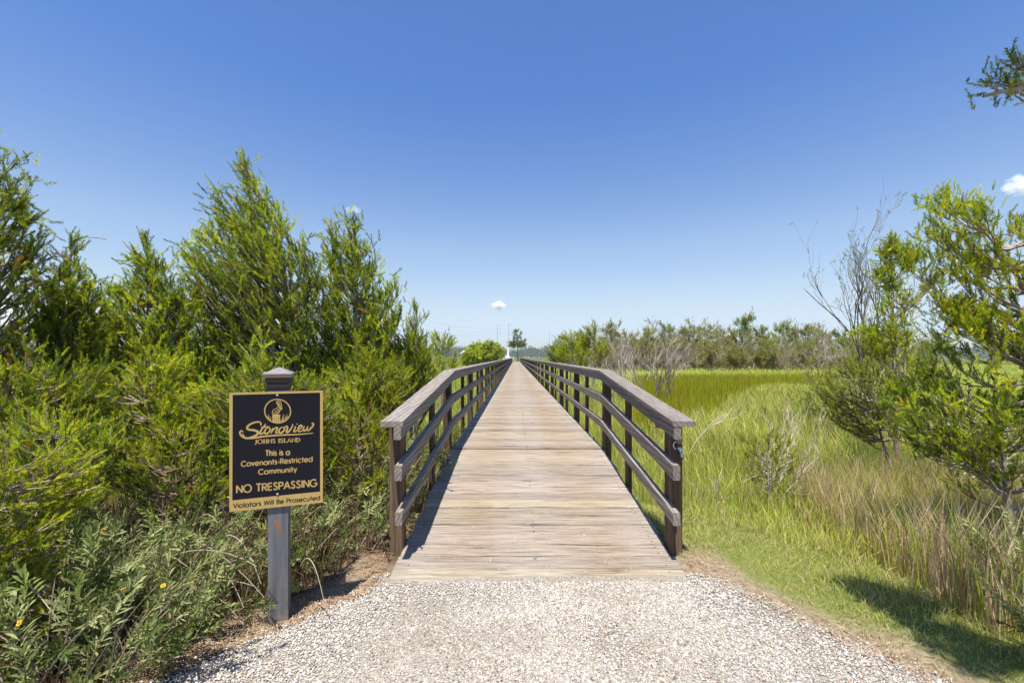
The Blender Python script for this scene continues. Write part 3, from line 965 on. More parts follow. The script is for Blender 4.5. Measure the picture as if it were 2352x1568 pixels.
def in_poly(px, py, poly):
    x, y = px, py; ins = np.zeros(len(x), bool); j = len(poly) - 1
    for i in range(len(poly)):
        xi, yi = poly[i]; xj, yj = poly[j]
        if yi != yj:
            c_ = ((yi > y) != (yj > y)) & (x < (xj - xi) * (y - yi) / (yj - yi) + xi)
            ins ^= c_
        j = i
    return ins


def sample_crown(poly, n_, Y0, depth=0.8):
    """points through a crown whose outline, seen from the front, is poly (photo pixels) at the distance Y0"""
    P = np.array(poly, float); lo = P.min(0); hi = P.max(0)
    q = rng.random((n_ * 8 + 200, 2)) * (hi - lo) + lo
    q = q[in_poly(q[:, 0], q[:, 1], poly)][:n_]
    xs_ = np.linspace(lo[0], hi[0], 60)
    d = np.zeros(len(q))
    for i, (x, y) in enumerate(q):
        r_ = xs_[in_poly(xs_, np.full(60, y), poly)]
        if len(r_) < 2: continue
        a, b = r_.min(), r_.max(); u = (x - (a + b) / 2) / max((b - a) / 2, 1e-3)
        hd = (b - a) / 2 * Y0 / FV * depth * math.sqrt(max(0.0, 1 - u * u))
        d[i] = rng.uniform(-1, 1) * hd
    return np.stack([(q[:, 0] - VX) / FV * Y0, Y0 + d, EYE - (q[:, 1] - HY) / FV * Y0], -1)


BARK = (0.27, 0.215, 0.17)


def bez(a, b, c_, n_):
    t_ = np.linspace(0, 1, n_)[:, None]
    return a * (1 - t_) ** 2 + 2 * b * t_ * (1 - t_) + c_ * t_ ** 2


def grow(name, label, cat, base, apex, tips, pal='cedar', spray=0.15, twigs=5, tlen=0.30, step=0.075, inner=0.35, wind=(-0.25, 0, 0.55),
         trunk_r=0.05, bend=None, group=None, tmpl=None, bark=BARK, mat='cedar', asc=0.75, warm=0.012, jit=0.30, tiptuft=0, tj=0.35, low=0.08, br=0.012, limbs=()):
    """tree or shrub: a bent trunk, limbs growing out to the tips, twigs on the limbs, and leafy sprays on the twigs"""
    base = np.asarray(base, float); apex = np.asarray(apex, float); tips = np.asarray(tips, float)
    tmpl = tmpl or SPRAY
    wind = np.asarray(wind, float)
    mid = (base + apex) / 2 if bend is None else np.asarray(bend, float)
    wood = Soup()
    tr = bez(base, mid, apex, 14)
    H = apex[2] - base[2]
    wood.tube(tr, trunk_r * (1 - np.linspace(0, 1, 14)) ** 1.25 + 0.0025, 7, bark)
    P_, A_, S_, = [], [], []
    # the leader carries sprays too
    allb = []
    lims = [bez(*[np.asarray(q, float) for q in l_], 16) for l_ in limbs]
    for l_ in lims:
        wood.tube(l_, np.linspace(trunk_r * 0.45, 0.006, 16), 6, bark)
    for tip in tips:
        hz = np.hypot(tip[0] - base[0], tip[1] - base[1])
        # where it leaves the trunk
        dists = np.hypot(tr[:, 0] - tip[0], tr[:, 1] - tip[1])
        za = tip[2] - asc * dists * rng.uniform(0.5, 1.2)
        k_ = int(np.argmin(np.abs(tr[:, 2] - za) + 0.02 * np.arange(14)))
        k_ = max(1 if low < 0.1 else int(low * 13), min(k_, 12))
        a = tr[k_]
        if lims:                                # a tip beside a big limb grows from that limb
            dl = [np.linalg.norm(l_ - tip, axis=1) for l_ in lims]
            w_ = int(np.argmin([d_.min() for d_ in dl]))
            if dl[w_].min() < 0.75:
                k_ = 6; a = lims[w_][max(0, int(np.argmin(dl[w_])) - 2)]
        L_ = np.linalg.norm(tip - a)
        if L_ < 0.03: continue
        c_ = a + (tip - a) * 0.5 + np.array([0, 0, -0.12 * L_]) + rng.normal(0, 0.06 * L_, 3)
        m_ = max(5, int(L_ / 0.12) + 3)
        bz = bez(a, c_, tip, m_)
        bz[1:-1] += rng.normal(0, 0.006, (m_ - 2, 3))
        r0 = min(trunk_r * (1 - 0.9 * k_ / 13) * 0.6, br * (0.35 + L_))
        wood.tube(bz, np.linspace(r0, 0.0022, m_), 4, np.array(bark) * rng.uniform(0.8, 1.25))
        allb.append((bz, L_))
    allb.append((tr[6:], H * 0.55))
    for bz, L_ in allb:
        tan = norm(np.gradient(bz, axis=0)); m_ = len(bz)
        seglen = np.concatenate([[0], np.cumsum(np.linalg.norm(np.diff(bz, axis=0), axis=1))]); tot = seglen[-1]

        def on(s_):
            i = np.clip(np.searchsorted(seglen, s_) - 1, 0, m_ - 2)
            f_ = (s_ - seglen[i]) / max(seglen[i + 1] - seglen[i], 1e-6)
            return bz[i] * (1 - f_) + bz[i + 1] * f_, tan[i]
        for s_ in np.arange(tot * (inner + 0.2), tot, step):
            p, t_ = on(s_)
            P_.append(p); A_.append(norm(t_ * 0.9 + wind * 0.6 + rng.normal(0, jit, 3))); S_.append(spray * rng.uniform(0.7, 1.15))
        nt_ = max(1, int(round(twigs * (0.35 + min(tot, 1.6)))))
        for _ in range(nt_):
            s_ = tot * rng.uniform(inner, 1.0)
            p, t_ = on(s_)
            dr = norm(t_ * 0.7 + wind * 0.9 + rng.normal(0, tj, 3))
            l_ = tlen * rng.uniform(0.45, 1.1) * (1.0 - 0.35 * s_ / tot)
            e = p + dr * l_ + wind * 0.12 * l_
            wood.tube([p, (p + e) / 2 + rng.normal(0, 0.03 * l_, 3), e], [0.0035, 0.0025, 0.0015], 3, np.array(bark) * rng.uniform(0.8, 1.3))
            for u_ in np.arange(0.15, 1.01, step / l_):
                q = p + (e - p) * u_
                P_.append(q); A_.append(norm(dr + wind * 0.45 + rng.normal(0, jit, 3))); S_.append(spray * (1.1 - 0.35 * u_) * rng.uniform(0.7, 1.15))
        for _ in range(tiptuft):
            P_.append(bz[-1] + rng.normal(0, spray * 0.45, 3)); A_.append(norm(wind + rng.normal(0, 0.6, 3))); S_.append(spray * rng.uniform(0.7, 1.2))
    P_ = np.array(P_); A_ = np.array(A_); S_ = np.array(S_)
    # clumps of one shade: hue drifts over about half a metre
    T_ = tints(pal, len(P_), warm)
    cl = vnoise(P_[:, 0] * 2.3 + P_[:, 1] * 1.1 + 20, P_[:, 2] * 2.3 + P_[:, 1] * 1.3 + 20)
    T_ = T_ * (0.72 + 0.56 * cl)[:, None]
    fol = Soup()
    pick = rng.integers(0, len(tmpl), len(P_))
    for k_, (tv, tf) in enumerate(tmpl):
        q = pick == k_
        if q.any(): fol.scatter(tv, tf, P_[q] - base, A_[q], S_[q], T_[q])
    root = thing(name, label, cat, tuple(base), 0, group)
    wood.v = [v - base for v in wood.v]
    wood.build('trunk', M['bark'], root)
    fol.build('crown', M[mat], root)
    return root


def gpt(px, Y):
    x = (px - VX) / FV * Y
    return np.array([x, Y, float(ground_z(x, Y)) - 0.03])


def bare_tree(name, label, cat, base, H, mains, lean=(0, 0), spread=0.5, depth=4, col=(0.46, 0.41, 0.37), leaves=0, pal='olive', group=None, r0=0.02, lspray=0.12, at_origin=True, seed=0, leaf_t=None, up=0.25):
    r_ = np.random.default_rng(seed)
    wood = Soup(); tips = []

    def rec(p, d, L_, r, lev):
        nseg = 4
        pts = [p]; dd = d
        for i in range(nseg):
            dd = norm(dd + r_.normal(0, 0.16, 3) + np.array([lean[0] * 0.05, lean[1] * 0.05, up * 0.25]))
            pts.append(pts[-1] + dd * L_ / nseg)
        wood.tube(pts, np.linspace(r, r * 0.55, nseg + 1), 4 if lev < 2 else 3, np.array(col) * r_.uniform(0.7, 1.2))
        if lev >= depth:
            tips.append((pts[-1], dd)); return
        for k_ in range(r_.integers(2, 5) if lev else r_.integers(3, 5)):
            i = r_.integers(1 if lev else 2, nseg + 1)
            nd = norm(dd + r_.normal(0, spread, 3) + np.array([lean[0] * 0.2, lean[1] * 0.2, up]))
            rec(pts[i], nd, L_ * r_.uniform(0.5, 0.8), r * 0.55, lev + 1)
        tips.append((pts[-1], dd))
    for k_ in range(mains):
        az = 2 * math.pi * k_ / mains + r_.normal(0, 0.4)
        d = norm(np.array([math.cos(az) * spread * 0.9 + lean[0], math.sin(az) * spread * 0.9 + lean[1], 1.0]))
        rec(np.array([math.cos(az) * 0.03, math.sin(az) * 0.03, 0.0]), d, H * r_.uniform(0.36, 0.5), r0 * r_.uniform(0.7, 1.1), 0)
    root = thing(name, label, cat, tuple(base), 0, group)
    wood.build('branches' if False else 'trunk', M['twig'], root)
    if leaves:
        P_ = np.array([t_[0] for t_ in tips]); D_ = np.array([t_[1] for t_ in tips])
        P_ = np.repeat(P_, leaves, 0); D_ = np.repeat(D_, leaves, 0)
        P_ = P_ - D_ * lspray * r_.uniform(0.2, 1.2, (len(P_), 1)) + r_.normal(0, lspray * 0.12, P_.shape)
        keep = r_.random(len(P_)) < 0.8
        P_, D_ = P_[keep], D_[keep]
        fol = Soup(); T_ = tints(pal, len(P_)); pick = r_.integers(0, 3, len(P_))
        for k_, (tv, tf) in enumerate(leaf_t or SPRAY):
            q = pick == k_
            if q.any(): fol.scatter(tv, tf, P_[q], norm(D_[q] + r_.normal(0, 0.5, (q.sum(), 3))), lspray * r_.uniform(0.6, 1.2, q.sum()), T_[q])
        fol.build('crown', M['cedar'], root)
    return root



# ------------------------------------------------------------------ cedars beside the path
CG = 'cedar trees beside the boardwalk'
def poly_tree(name, label, poly, Y0, bpx, apx, n_, extra=(), **kw):
    tips = sample_crown(poly, n_, Y0, kw.pop('depth', 0.8))
    ex = [at(x, y, Y0) + np.array([0, rng.normal(0, 0.06), 0]) for x, y in extra]
    if ex: tips = np.concatenate([tips, np.array(ex)])
    return grow(name, label, kw.pop('cat', 'tree'), gpt(bpx, Y0), at(apx[0], apx[1], Y0), tips, **kw)


poly_tree('cedar_tree', 'dark tall ragged cedar cut off by the frame edge on the sign side',
          [(-260, 420), (-60, 330), (10, 365), (40, 400), (74, 440), (66, 520), (76, 610), (104, 660), (60, 700), (40, 780), (40, 900), (-60, 930), (-300, 900)],
          3.0, -110, (-20, 350), 280, [(30, 366), (75, 432), (104, 655), (95, 690), (72, 500), (60, 590), (70, 640)], pal='cedar_dark', group=CG, trunk_r=0.07, wind=(0.25, 0, 0.5), spray=0.10, twigs=4, tlen=0.16, step=0.05, asc=1.2, inner=0.45, tiptuft=3, warm=0.03)
young = poly_tree('cedar_tree', 'thin young cedar with a bent tip, between the dark cedar and the pointed one',
          [(165, 560), (178, 620), (205, 660), (218, 720), (232, 780), (240, 900), (60, 900), (80, 790), (92, 700), (122, 640), (150, 590)],
          3.5, 140, (163, 555), 260, [(165, 556), (175, 575), (212, 650), (118, 672), (215, 665)], group=CG, trunk_r=0.03, wind=(0.12, 0, 0.8), spray=0.10, twigs=4, tlen=0.16, step=0.055, asc=1.5, inner=0.45, tiptuft=2)
poly_tree('cedar_tree', 'pointed bushy cedar with one sharp top, second from the leaning one on its left',
          [(338, 556), (362, 610), (398, 650), (440, 690), (465, 750), (480, 860), (470, 1010), (230, 1010), (222, 800), (235, 740), (262, 690), (300, 640), (322, 590)],
          4.1, 345, (338, 552), 400, [(336, 553), (330, 590), (346, 580), (300, 655), (246, 690), (240, 735), (410, 640), (445, 690)], group=CG, trunk_r=0.045, spray=0.115, twigs=4, tlen=0.18, step=0.06, asc=1.4, inner=0.45, tiptuft=3, warm=0.025)
poly_tree('cedar_tree', 'tallest cedar, its wind-swept crown leaning to a feathery point behind the sign',
          [(560, 376), (585, 420), (612, 455), (645, 492), (682, 540), (716, 590), (738, 640), (742, 720), (720, 800), (715, 900), (700, 980), (560, 1000), (475, 950), (462, 740), (445, 650), (434, 572), (470, 580), (478, 535), (505, 530), (500, 440), (530, 480), (545, 455), (560, 470)],
          4.7, 665, (559, 374), 540, [(558, 373), (566, 392), (572, 410), (560, 400), (500, 436), (505, 465), (498, 490), (540, 455), (470, 535), (432, 566), (450, 580), (575, 420), (600, 450), (640, 490), (700, 570), (735, 630), (670, 525), (720, 600)],
          group=CG, trunk_r=0.06, bend=at(720, 640, 4.7), wind=(-0.45, 0, 0.75), spray=0.125, twigs=4, tlen=0.19, step=0.065, asc=1.3, inner=0.45, tiptuft=3, warm=0.02)
poly_tree('cedar_tree', 'cedar with three thin upright tips standing next to the start of the railing',
          [(765, 525), (780, 580), (800, 560), (815, 520), (835, 570), (850, 600), (862, 565), (872, 620), (892, 680), (905, 655), (918, 700), (926, 800), (930, 980), (720, 980), (712, 780), (738, 690), (748, 600)],
          5.2, 830, (816, 515), 420, [(764, 521), (768, 545), (815, 514), (820, 540), (861, 562), (863, 590), (912, 652), (918, 670), (750, 575), (800, 510)], group=CG, trunk_r=0.05, wind=(-0.25, 0, 0.9), spray=0.13, twigs=4, tlen=0.19, step=0.07, asc=1.6, inner=0.45, tiptuft=3)
poly_tree('cedar_tree', 'small slender cedar rising behind the railing corner, last of its row',
          [(955, 712), (970, 760), (988, 800), (995, 880), (990, 950), (905, 950), (915, 860), (928, 800), (940, 750)],
          6.6, 955, (954, 706), 130, [(954, 706), (958, 725), (978, 735), (985, 775)], group=CG, trunk_r=0.035, spray=0.14, wind=(-0.2, 0, 0.9), twigs=4, tlen=0.22, step=0.08, asc=1.6, inner=0.45)

yl = np.array(young.location)
for pts in ([(163, 562), (176, 549), (200, 545), (245, 549)], [(205, 665), (214, 652), (230, 642), (260, 635)]):
    s = Soup(); q = np.array([at(x, y, 3.5) for x, y in pts]) - yl
    q = smooth_line(q, 5); s.tube(q, np.linspace(0.004, 0.0018, len(q)), 4, (0.22, 0.24, 0.06))
    s.scatter(SPRAY[0][0], SPRAY[0][1], q[::2], norm(np.gradient(q, axis=0))[::2] + rng.normal(0, 0.2, (len(q[::2]), 3)), np.linspace(0.075, 0.03, len(q[::2])), tints('cedar', len(q[::2])))
    s.build('bent_tip', M['cedar'], young)
SG = 'evergreen shrubs under the cedars'
poly_tree('cedar_shrub', 'bright feathery cedar bough in the lower corner beside the broad-leaved shrubs',
          [(-120, 1060), (60, 1030), (180, 1085), (185, 1160), (120, 1290), (70, 1420), (-40, 1480), (-200, 1400)],
          1.75, -90, (20, 1040), 110, [(185, 1090), (190, 1130), (120, 1290), (70, 1400)], pal='bright', cat='shrub', group=SG, trunk_r=0.02, spray=0.075, tlen=0.14, step=0.04, wind=(0.3, 0, 0.45), asc=0.3)
poly_tree('cedar_shrub', 'dense green cedar shrub at the photo\'s edge below the tall dark cedar',
          [(-200, 850), (-60, 800), (20, 860), (80, 810), (130, 860), (200, 840), (250, 960), (200, 1050), (90, 1110), (-150, 1130)],
          2.6, 40, (60, 800), 200, cat='shrub', group=SG, trunk_r=0.03, spray=0.10, tlen=0.2, step=0.055, wind=(0.1, 0, 0.5))
poly_tree('cedar_shrub', 'wide light green cedar shrub in front of the pointed cedar, bare branches showing below',
          [(185, 900), (250, 850), (300, 880), (350, 800), (400, 840), (440, 900), (490, 880), (520, 950), (510, 1030), (400, 1060), (330, 1120), (240, 1130), (180, 980)],
          3.0, 380, (330, 800), 170, cat='shrub', group=SG, trunk_r=0.035, spray=0.105, tlen=0.2, step=0.055, pal='bright', asc=0.4)
poly_tree('cedar_shrub', 'tall green cedar shrub directly behind the sign panel',
          [(450, 920), (500, 860), (550, 890), (600, 800), (650, 850), (690, 900), (740, 860), (780, 940), (760, 1060), (740, 1160), (660, 1220), (540, 1180), (480, 1060), (450, 900)],
          3.05, 620, (600, 775), 230, cat='shrub', group=SG, trunk_r=0.035, spray=0.11, tlen=0.22, step=0.06, asc=0.5)
poly_tree('cedar_shrub', 'rounded yellow-green cedar shrub filling the space between sign and railing',
          [(720, 900), (770, 840), (800, 870), (850, 790), (880, 840), (920, 830), (955, 880), (930, 950), (890, 1040), (770, 1080), (730, 960)],
          4.0, 830, (820, 785), 190, cat='shrub', group=SG, trunk_r=0.035, spray=0.12, tlen=0.22, step=0.065, pal='bright', asc=0.45)
poly_tree('cedar_shrub', 'low cedar shrub hugging the outside of the railing corner',
          [(880, 800), (950, 770), (1000, 810), (1010, 880), (960, 930), (890, 950)],
          5.4, 945, (945, 785), 110, cat='shrub', group=SG, trunk_r=0.03, spray=0.13, tlen=0.24, step=0.07, asc=0.45)

poly_tree('cedar_shrub', 'low spreading cedar shrub just above the flowering shrubs, near the photo\'s edge',
          [(-60, 1000), (120, 960), (260, 980), (300, 1060), (260, 1150), (120, 1190), (-60, 1180)],
          2.35, 130, (120, 970), 130, cat='shrub', group=SG, trunk_r=0.02, spray=0.085, tlen=0.16, step=0.05, asc=0.4, low=0.0)
poly_tree('cedar_shrub', 'low green cedar shrub with brown twigs between the flowering shrubs and the sign',
          [(290, 1010), (400, 980), (500, 1000), (540, 1090), (510, 1190), (380, 1190), (290, 1130)],
          2.7, 420, (400, 990), 90, cat='shrub', group=SG, trunk_r=0.02, spray=0.085, tlen=0.18, step=0.055, asc=0.5, low=0.0, bark=(0.26, 0.18, 0.13))
poly_tree('cedar_shrub', 'yellow-green leafy shrub between the sign and the railing end',
          [(745, 960), (820, 930), (890, 960), (905, 1080), (880, 1170), (790, 1190), (745, 1100)],
          3.25, 830, (820, 940), 90, cat='shrub', pal='bright', group=SG, trunk_r=0.02, spray=0.09, tlen=0.18, step=0.06, asc=0.5, low=0.0, bark=(0.26, 0.18, 0.13))

# ------------------------------------------------------------------ broad-leaved flowering shrubs
OG = 'grey-green flowering shrubs along the path'


def oxeye(label, x, y, h, n_, spread, nfl=3, nbare=8, sc_=0.15):
    base = np.array([x, y, float(ground_z(x, y)) - 0.02])
    root = thing('oxeye_shrub', label, 'shrub', tuple(base), 0, OG)
    st = Soup(); fo = Soup(); P_, A_, S_ = [], [], []
    fl = []
    for i in range(n_ + nbare):
        az = rng.uniform(0, 2 * math.pi); rr = spread * math.sqrt(rng.random()) * 0.55
        b = np.array([math.cos(az) * rr, math.sin(az) * rr, 0.0])
        hh = h * rng.uniform(0.35, 1.15)
        az2 = az + rng.normal(0, 0.7); out_ = spread * rng.uniform(0.1, 0.85)
        e = b + np.array([math.cos(az2) * out_, math.sin(az2) * out_, hh])
        c_ = b + np.array([math.cos(az2) * out_ * 0.25, math.sin(az2) * out_ * 0.25, hh * 0.65]) + rng.normal(0, 0.02, 3)
        bz = bez(b, c_, e, 7)
        bare = i >= n_
        col = np.array([0.23, 0.16, 0.10]) * rng.uniform(0.6, 1.4) if not bare else np.array([0.34, 0.27, 0.21]) * rng.uniform(0.35, 1.25)
        st.tube(bz, np.linspace(0.0032, 0.0016, 7), 3, col)
        if bare: continue
        tan = norm(np.gradient(bz, axis=0))
        for k_ in ((3, 5, 6) if rng.random() < 0.75 else (2, 4, 6)):
            P_.append(bz[k_] - tan[k_] * sc_ * 0.35); A_.append(norm(tan[k_] + rng.normal(0, 0.22, 3))); S_.append(sc_ * rng.uniform(0.75, 1.2) * (1.0 if k_ == 6 else 0.85))
        if len(fl) < nfl and rng.random() < 0.4: fl.append(bz[6] + tan[6] * sc_ * 0.55)
    P_ = np.array(P_); A_ = np.array(A_); S_ = np.array(S_)
    T_ = tints('oxeye', len(P_), 0.01) * (0.8 + 0.4 * vnoise(P_[:, 0] * 4 + x * 9, P_[:, 2] * 4 + y * 7))[:, None]
    pick = rng.integers(0, 3, len(P_))
    for k_, (tv, tf) in enumerate(SHOOT):
        q = pick == k_
        if q.any(): fo.scatter(tv, tf, P_[q], A_[q], S_[q], T_[q])
    st.build('stem', M['twig'], root)
    fo.build('foliage', M['leaf'], root)
    for p in fl:
        s_ = Soup()
        for k_ in range(9):
            a = 2 * math.pi * k_ / 9 + rng.normal(0, 0.1)
            d = np.array([math.cos(a), math.sin(a), 0.25]); sd = np.array([-math.sin(a), math.cos(a), 0])
            s_.add(kite(np.array([0, 0, 0.004]), norm(d), sd, 0.0095, 0.003, 0.6), np.array([[0, 1, 2, 3]]), (0.75, 0.47, 0.015))
        s_.add(IV * 0.0045 + np.array([0, 0, 0.005]), IF, (0.50, 0.26, 0.02))
        o_ = s_.build('flower', M['petal'], root); o_.location = tuple(p)
        o_.rotation_euler = (rng.uniform(-0.2, 1.0), rng.uniform(-0.4, 0.4), 0)
    return root


OX = [
    ('leafy grey-green shrub filling the lower corner, nearest the camera', -1.62, 1.50, 0.42, 46, 0.34, 2),
    ('grey-green shrub with dark shaded leaves, just behind the corner shrub', -1.98, 1.78, 0.46, 44, 0.38, 2),
    ('low grey-green shrub at the edge of the straw litter, near the foot of the photo', -1.60, 1.86, 0.34, 34, 0.28, 2),
    ('grey-green shrub mixed with bright cedar fronds at the photo\'s edge', -2.45, 2.02, 0.55, 44, 0.42, 3),
    ('silvery shrub with yellow flowers between the corner and the sign', -1.92, 2.18, 0.52, 48, 0.40, 4),
    ('small shrub with thin sprawling stems, left of the sign post foot', -1.60, 2.32, 0.34, 26, 0.30, 2),
    ('tall silvery shrub topped with yellow flowers below the bare cedar branches', -2.25, 2.48, 0.62, 48, 0.42, 4),
    ('shrub in deep shade at the foot of the cedars at the photo\'s edge', -2.85, 2.65, 0.60, 42, 0.45, 2),
    ('dark leafy shrub behind the sign\'s left edge', -1.70, 2.74, 0.52, 40, 0.38, 2),
    ('short shrub growing right behind the sign post', -1.36, 2.72, 0.36, 34, 0.30, 2),
    ('arching shrub with drooping leaves between sign post and railing', -1.12, 3.00, 0.40, 36, 0.30, 2),
    ('upright shrub by the end post of the railing', -1.12, 3.42, 0.58, 40, 0.34, 3),
    ('shrub with tall yellow flower heads behind the railing end', -1.35, 3.75, 0.85, 46, 0.38, 4),
    ('shrub pressed against the lower rails between first and second post', -1.02, 4.05, 0.62, 40, 0.30, 4),
    ('shrub outside the railing at its second post', -1.08, 4.85, 0.72, 40, 0.34, 3),
    ('shrub seen through the rails past the second post', -1.15, 5.9, 0.75, 38, 0.38, 2),
]
for lb, x, y, h, n_, sp_, nf in OX:
    oxeye(lb, x, y, h, int(n_ * 0.95), sp_ * 1.15, nf + 1, 34, 0.17 if y < 2.6 else 0.16)
oxeye('dark green shrub in shade at the lower edge beside the dry reeds', 2.72, 2.12, 0.46, 50, 0.36, 0, 4, 0.15)
oxeye('small dark shrub under the dry reeds beside the path\'s far verge', 2.35, 1.75, 0.30, 34, 0.30, 0, 4, 0.13)

for k_, (px, Y, H, lb) in enumerate([(330, 2.75, 0.75, 'tangle of brown bare twigs beneath the wide light green cedar shrub'), (450, 2.6, 0.7, 'tangle of bare brown twigs left of the sign\'s lower corner'), (520, 2.75, 0.6, 'bare twiggy bush half hidden by the sign\'s lower corner'), (730, 3.1, 0.7, 'bare twiggy bush showing past the sign\'s path-side edge'), (820, 3.5, 0.85, 'bare twiggy bush between sign and railing'), (180, 2.5, 0.7, 'tangle of bare twigs below the cedar shrub at the photo\'s edge')]):
    bare_tree('twiggy_bush', lb, 'bush', tuple(gpt(px, Y)), H, 8, (0.1, -0.1), 0.6, 3, (0.25, 0.185, 0.135), 0, group='bare twiggy bushes under the cedars', r0=0.007, seed=100 + k_, up=0.15)
# dry fallen stalks
for k_, (p0, p1) in enumerate([((430, 1340), (600, 1270)), ((450, 1240), (606, 1370)), ((400, 1390), (585, 1345)), ((490, 1300), (560, 1395)), ((300, 1400), (520, 1385)), ((520, 1230), (600, 1340)), ((350, 1300), (590, 1300)), ((380, 1440), (560, 1460)), ((250, 1330), (430, 1300)), ((690, 1300), (745, 1385)), ((420, 1290), (500, 1200))]):
    s = Soup(); a = at(*p0, 2.2); b = at(*p1, 2.02)
    a[2] = max(a[2], 0.12); b[2] = max(b[2], 0.06)
    mid = (a + b) / 2 + np.array([0, 0, 0.04 + 0.02 * k_])
    s.tube(bez(a, mid, b, 9) - a, np.linspace(0.0032, 0.0016, 9), 4, np.array([0.33, 0.28, 0.22]) * rng.uniform(0.7, 1.1))
    o = s.build('dry_stalk', M['twig']); o.location = tuple(a)
    tag(o, 'pale dry stalk lying across the shrubs left of the sign post', 'stalk', 'dry stalks among the shrubs')

# ------------------------------------------------------------------ right hand trees
RG = 'trees on the marsh side'
poly_tree('cedar_tree', 'cedar with dense bright tufts stacked along its thin trunk, beside the edge cedar',
          [(2040, 562), (2078, 580), (2130, 600), (2152, 640), (2122, 690), (2085, 720), (2095, 780), (2062, 832), (2012, 822), (1993, 765), (2040, 700), (2022, 640)],
          5.6, 2062, (2045, 560), 38, [(2038, 562), (2150, 640), (1990, 765), (2015, 820)], pal='bright', cat='tree', group=RG, trunk_r=0.04, spray=0.12, twigs=7, tlen=0.24, step=0.06, inner=0.5, wind=(-0.1, 0, 0.7), tiptuft=16, bark=(0.26, 0.18, 0.14))
ht = np.concatenate([
    sample_crown([(2135, 450), (2200, 470), (2262, 470), (2245, 540), (2352, 520), (2600, 430), (2700, 700), (2480, 760), (2352, 720), (2290, 680), (2200, 660), (2140, 560)], 74, 2.9, 0.45),
    sample_crown([(2160, 640), (2250, 680), (2352, 760), (2500, 800), (2352, 860), (2200, 800), (2150, 720)], 26, 2.9, 0.5),
    np.array([at(x, y, 2.85) for x, y in ((2135, 545), (2170, 452), (2165, 480), (2250, 470), (2240, 500), (2090, 620), (2150, 700), (2200, 640), (2140, 600))])])
grow('cedar_tree', 'big cedar leaning in at the far edge, yellow-green tufts on bare pale limbs', 'tree', gpt(2500, 2.9), at(2225, 500, 2.9), ht, pal='bright', group=RG,
     trunk_r=0.055, bend=at(2470, 700, 2.9), spray=0.085, twigs=7, tlen=0.15, step=0.035, inner=0.55, wind=(-0.12, 0, 1.1), tiptuft=14, bark=(0.30, 0.24, 0.20), asc=0.45, warm=0.03, br=0.012)
poly_tree('cedar_shrub', 'leafy green cedar shrub low at the far edge, hanging over the dry reeds',
          [(2100, 840), (2180, 760), (2240, 720), (2300, 800), (2352, 780), (2480, 840), (2520, 1060), (2352, 1110), (2230, 1125), (2120, 1060), (2070, 940)],
          2.95, 2340, (2270, 740), 115, [(2060, 930), (2100, 830), (2130, 1040), (2230, 1120), (2075, 980)], pal='cedar', cat='shrub', group=RG, trunk_r=0.03, spray=0.085, twigs=6, tlen=0.16, step=0.045, inner=0.4, wind=(-0.15, 0, 0.9), tiptuft=8, bark=(0.34, 0.28, 0.23), asc=0.55, low=0.0)
# the neighbour whose bough hangs in at the top; it stands beyond the frame and shades the verge
q = norm(rng.normal(size=(420, 3))) * (rng.random((420, 1)) ** 0.4) * np.array([1.25, 0.75, 1.0]) + np.array([3.35, 1.15, 2.9])
q = q[(q[:, 0] > 1.32 * q[:, 1] + 0.15) | (q[:, 1] < 0.4)][:70]
bough = np.array([at(x, y, Yb) for x, y, Yb in ((2308, 148, 1.64), (2325, 158, 1.65), (2350, 168, 1.66), (2272, 200, 1.62), (2292, 208, 1.63), (2320, 220, 1.64), (2345, 232, 1.66), (2372, 190, 1.7), (2400, 170, 1.7), (2420, 220, 1.72), (2390, 235, 1.7), (2450, 190, 1.75), (2370, 175, 1.68))])
grow('cedar_tree', 'cedar beyond the frame, one leafy bough hanging in at the sky\'s top corner', 'tree', (3.5, 0.9, -0.1), (3.45, 1.0, 3.9), np.concatenate([q, bough, rng.uniform(-1, 1, (260, 3)) * np.array([0.15, 0.42, 0.06]) + np.array([1.73, 1.16, 3.08])]), pal='cedar', group=RG,
     trunk_r=0.09, spray=0.062, twigs=4, tlen=0.07, step=0.03, inner=0.80, wind=(-0.15, 0, 1.1), tiptuft=8, br=0.010, jit=0.4, limbs=[((3.47, 0.95, 2.2), (2.6, 1.1, 3.25), (1.66, 1.45, 3.08)), ((3.47, 0.95, 2.4), (2.6, 0.8, 3.3), (1.70, 0.85, 3.08)), ((3.48, 0.94, 1.7), (2.5, 1.3, 2.35), (1.74, 1.62, 2.27))], bark=(0.32, 0.26, 0.21), asc=0.3, warm=0.03)


def bpt(px, Y):
    return tuple(gpt(px, Y))


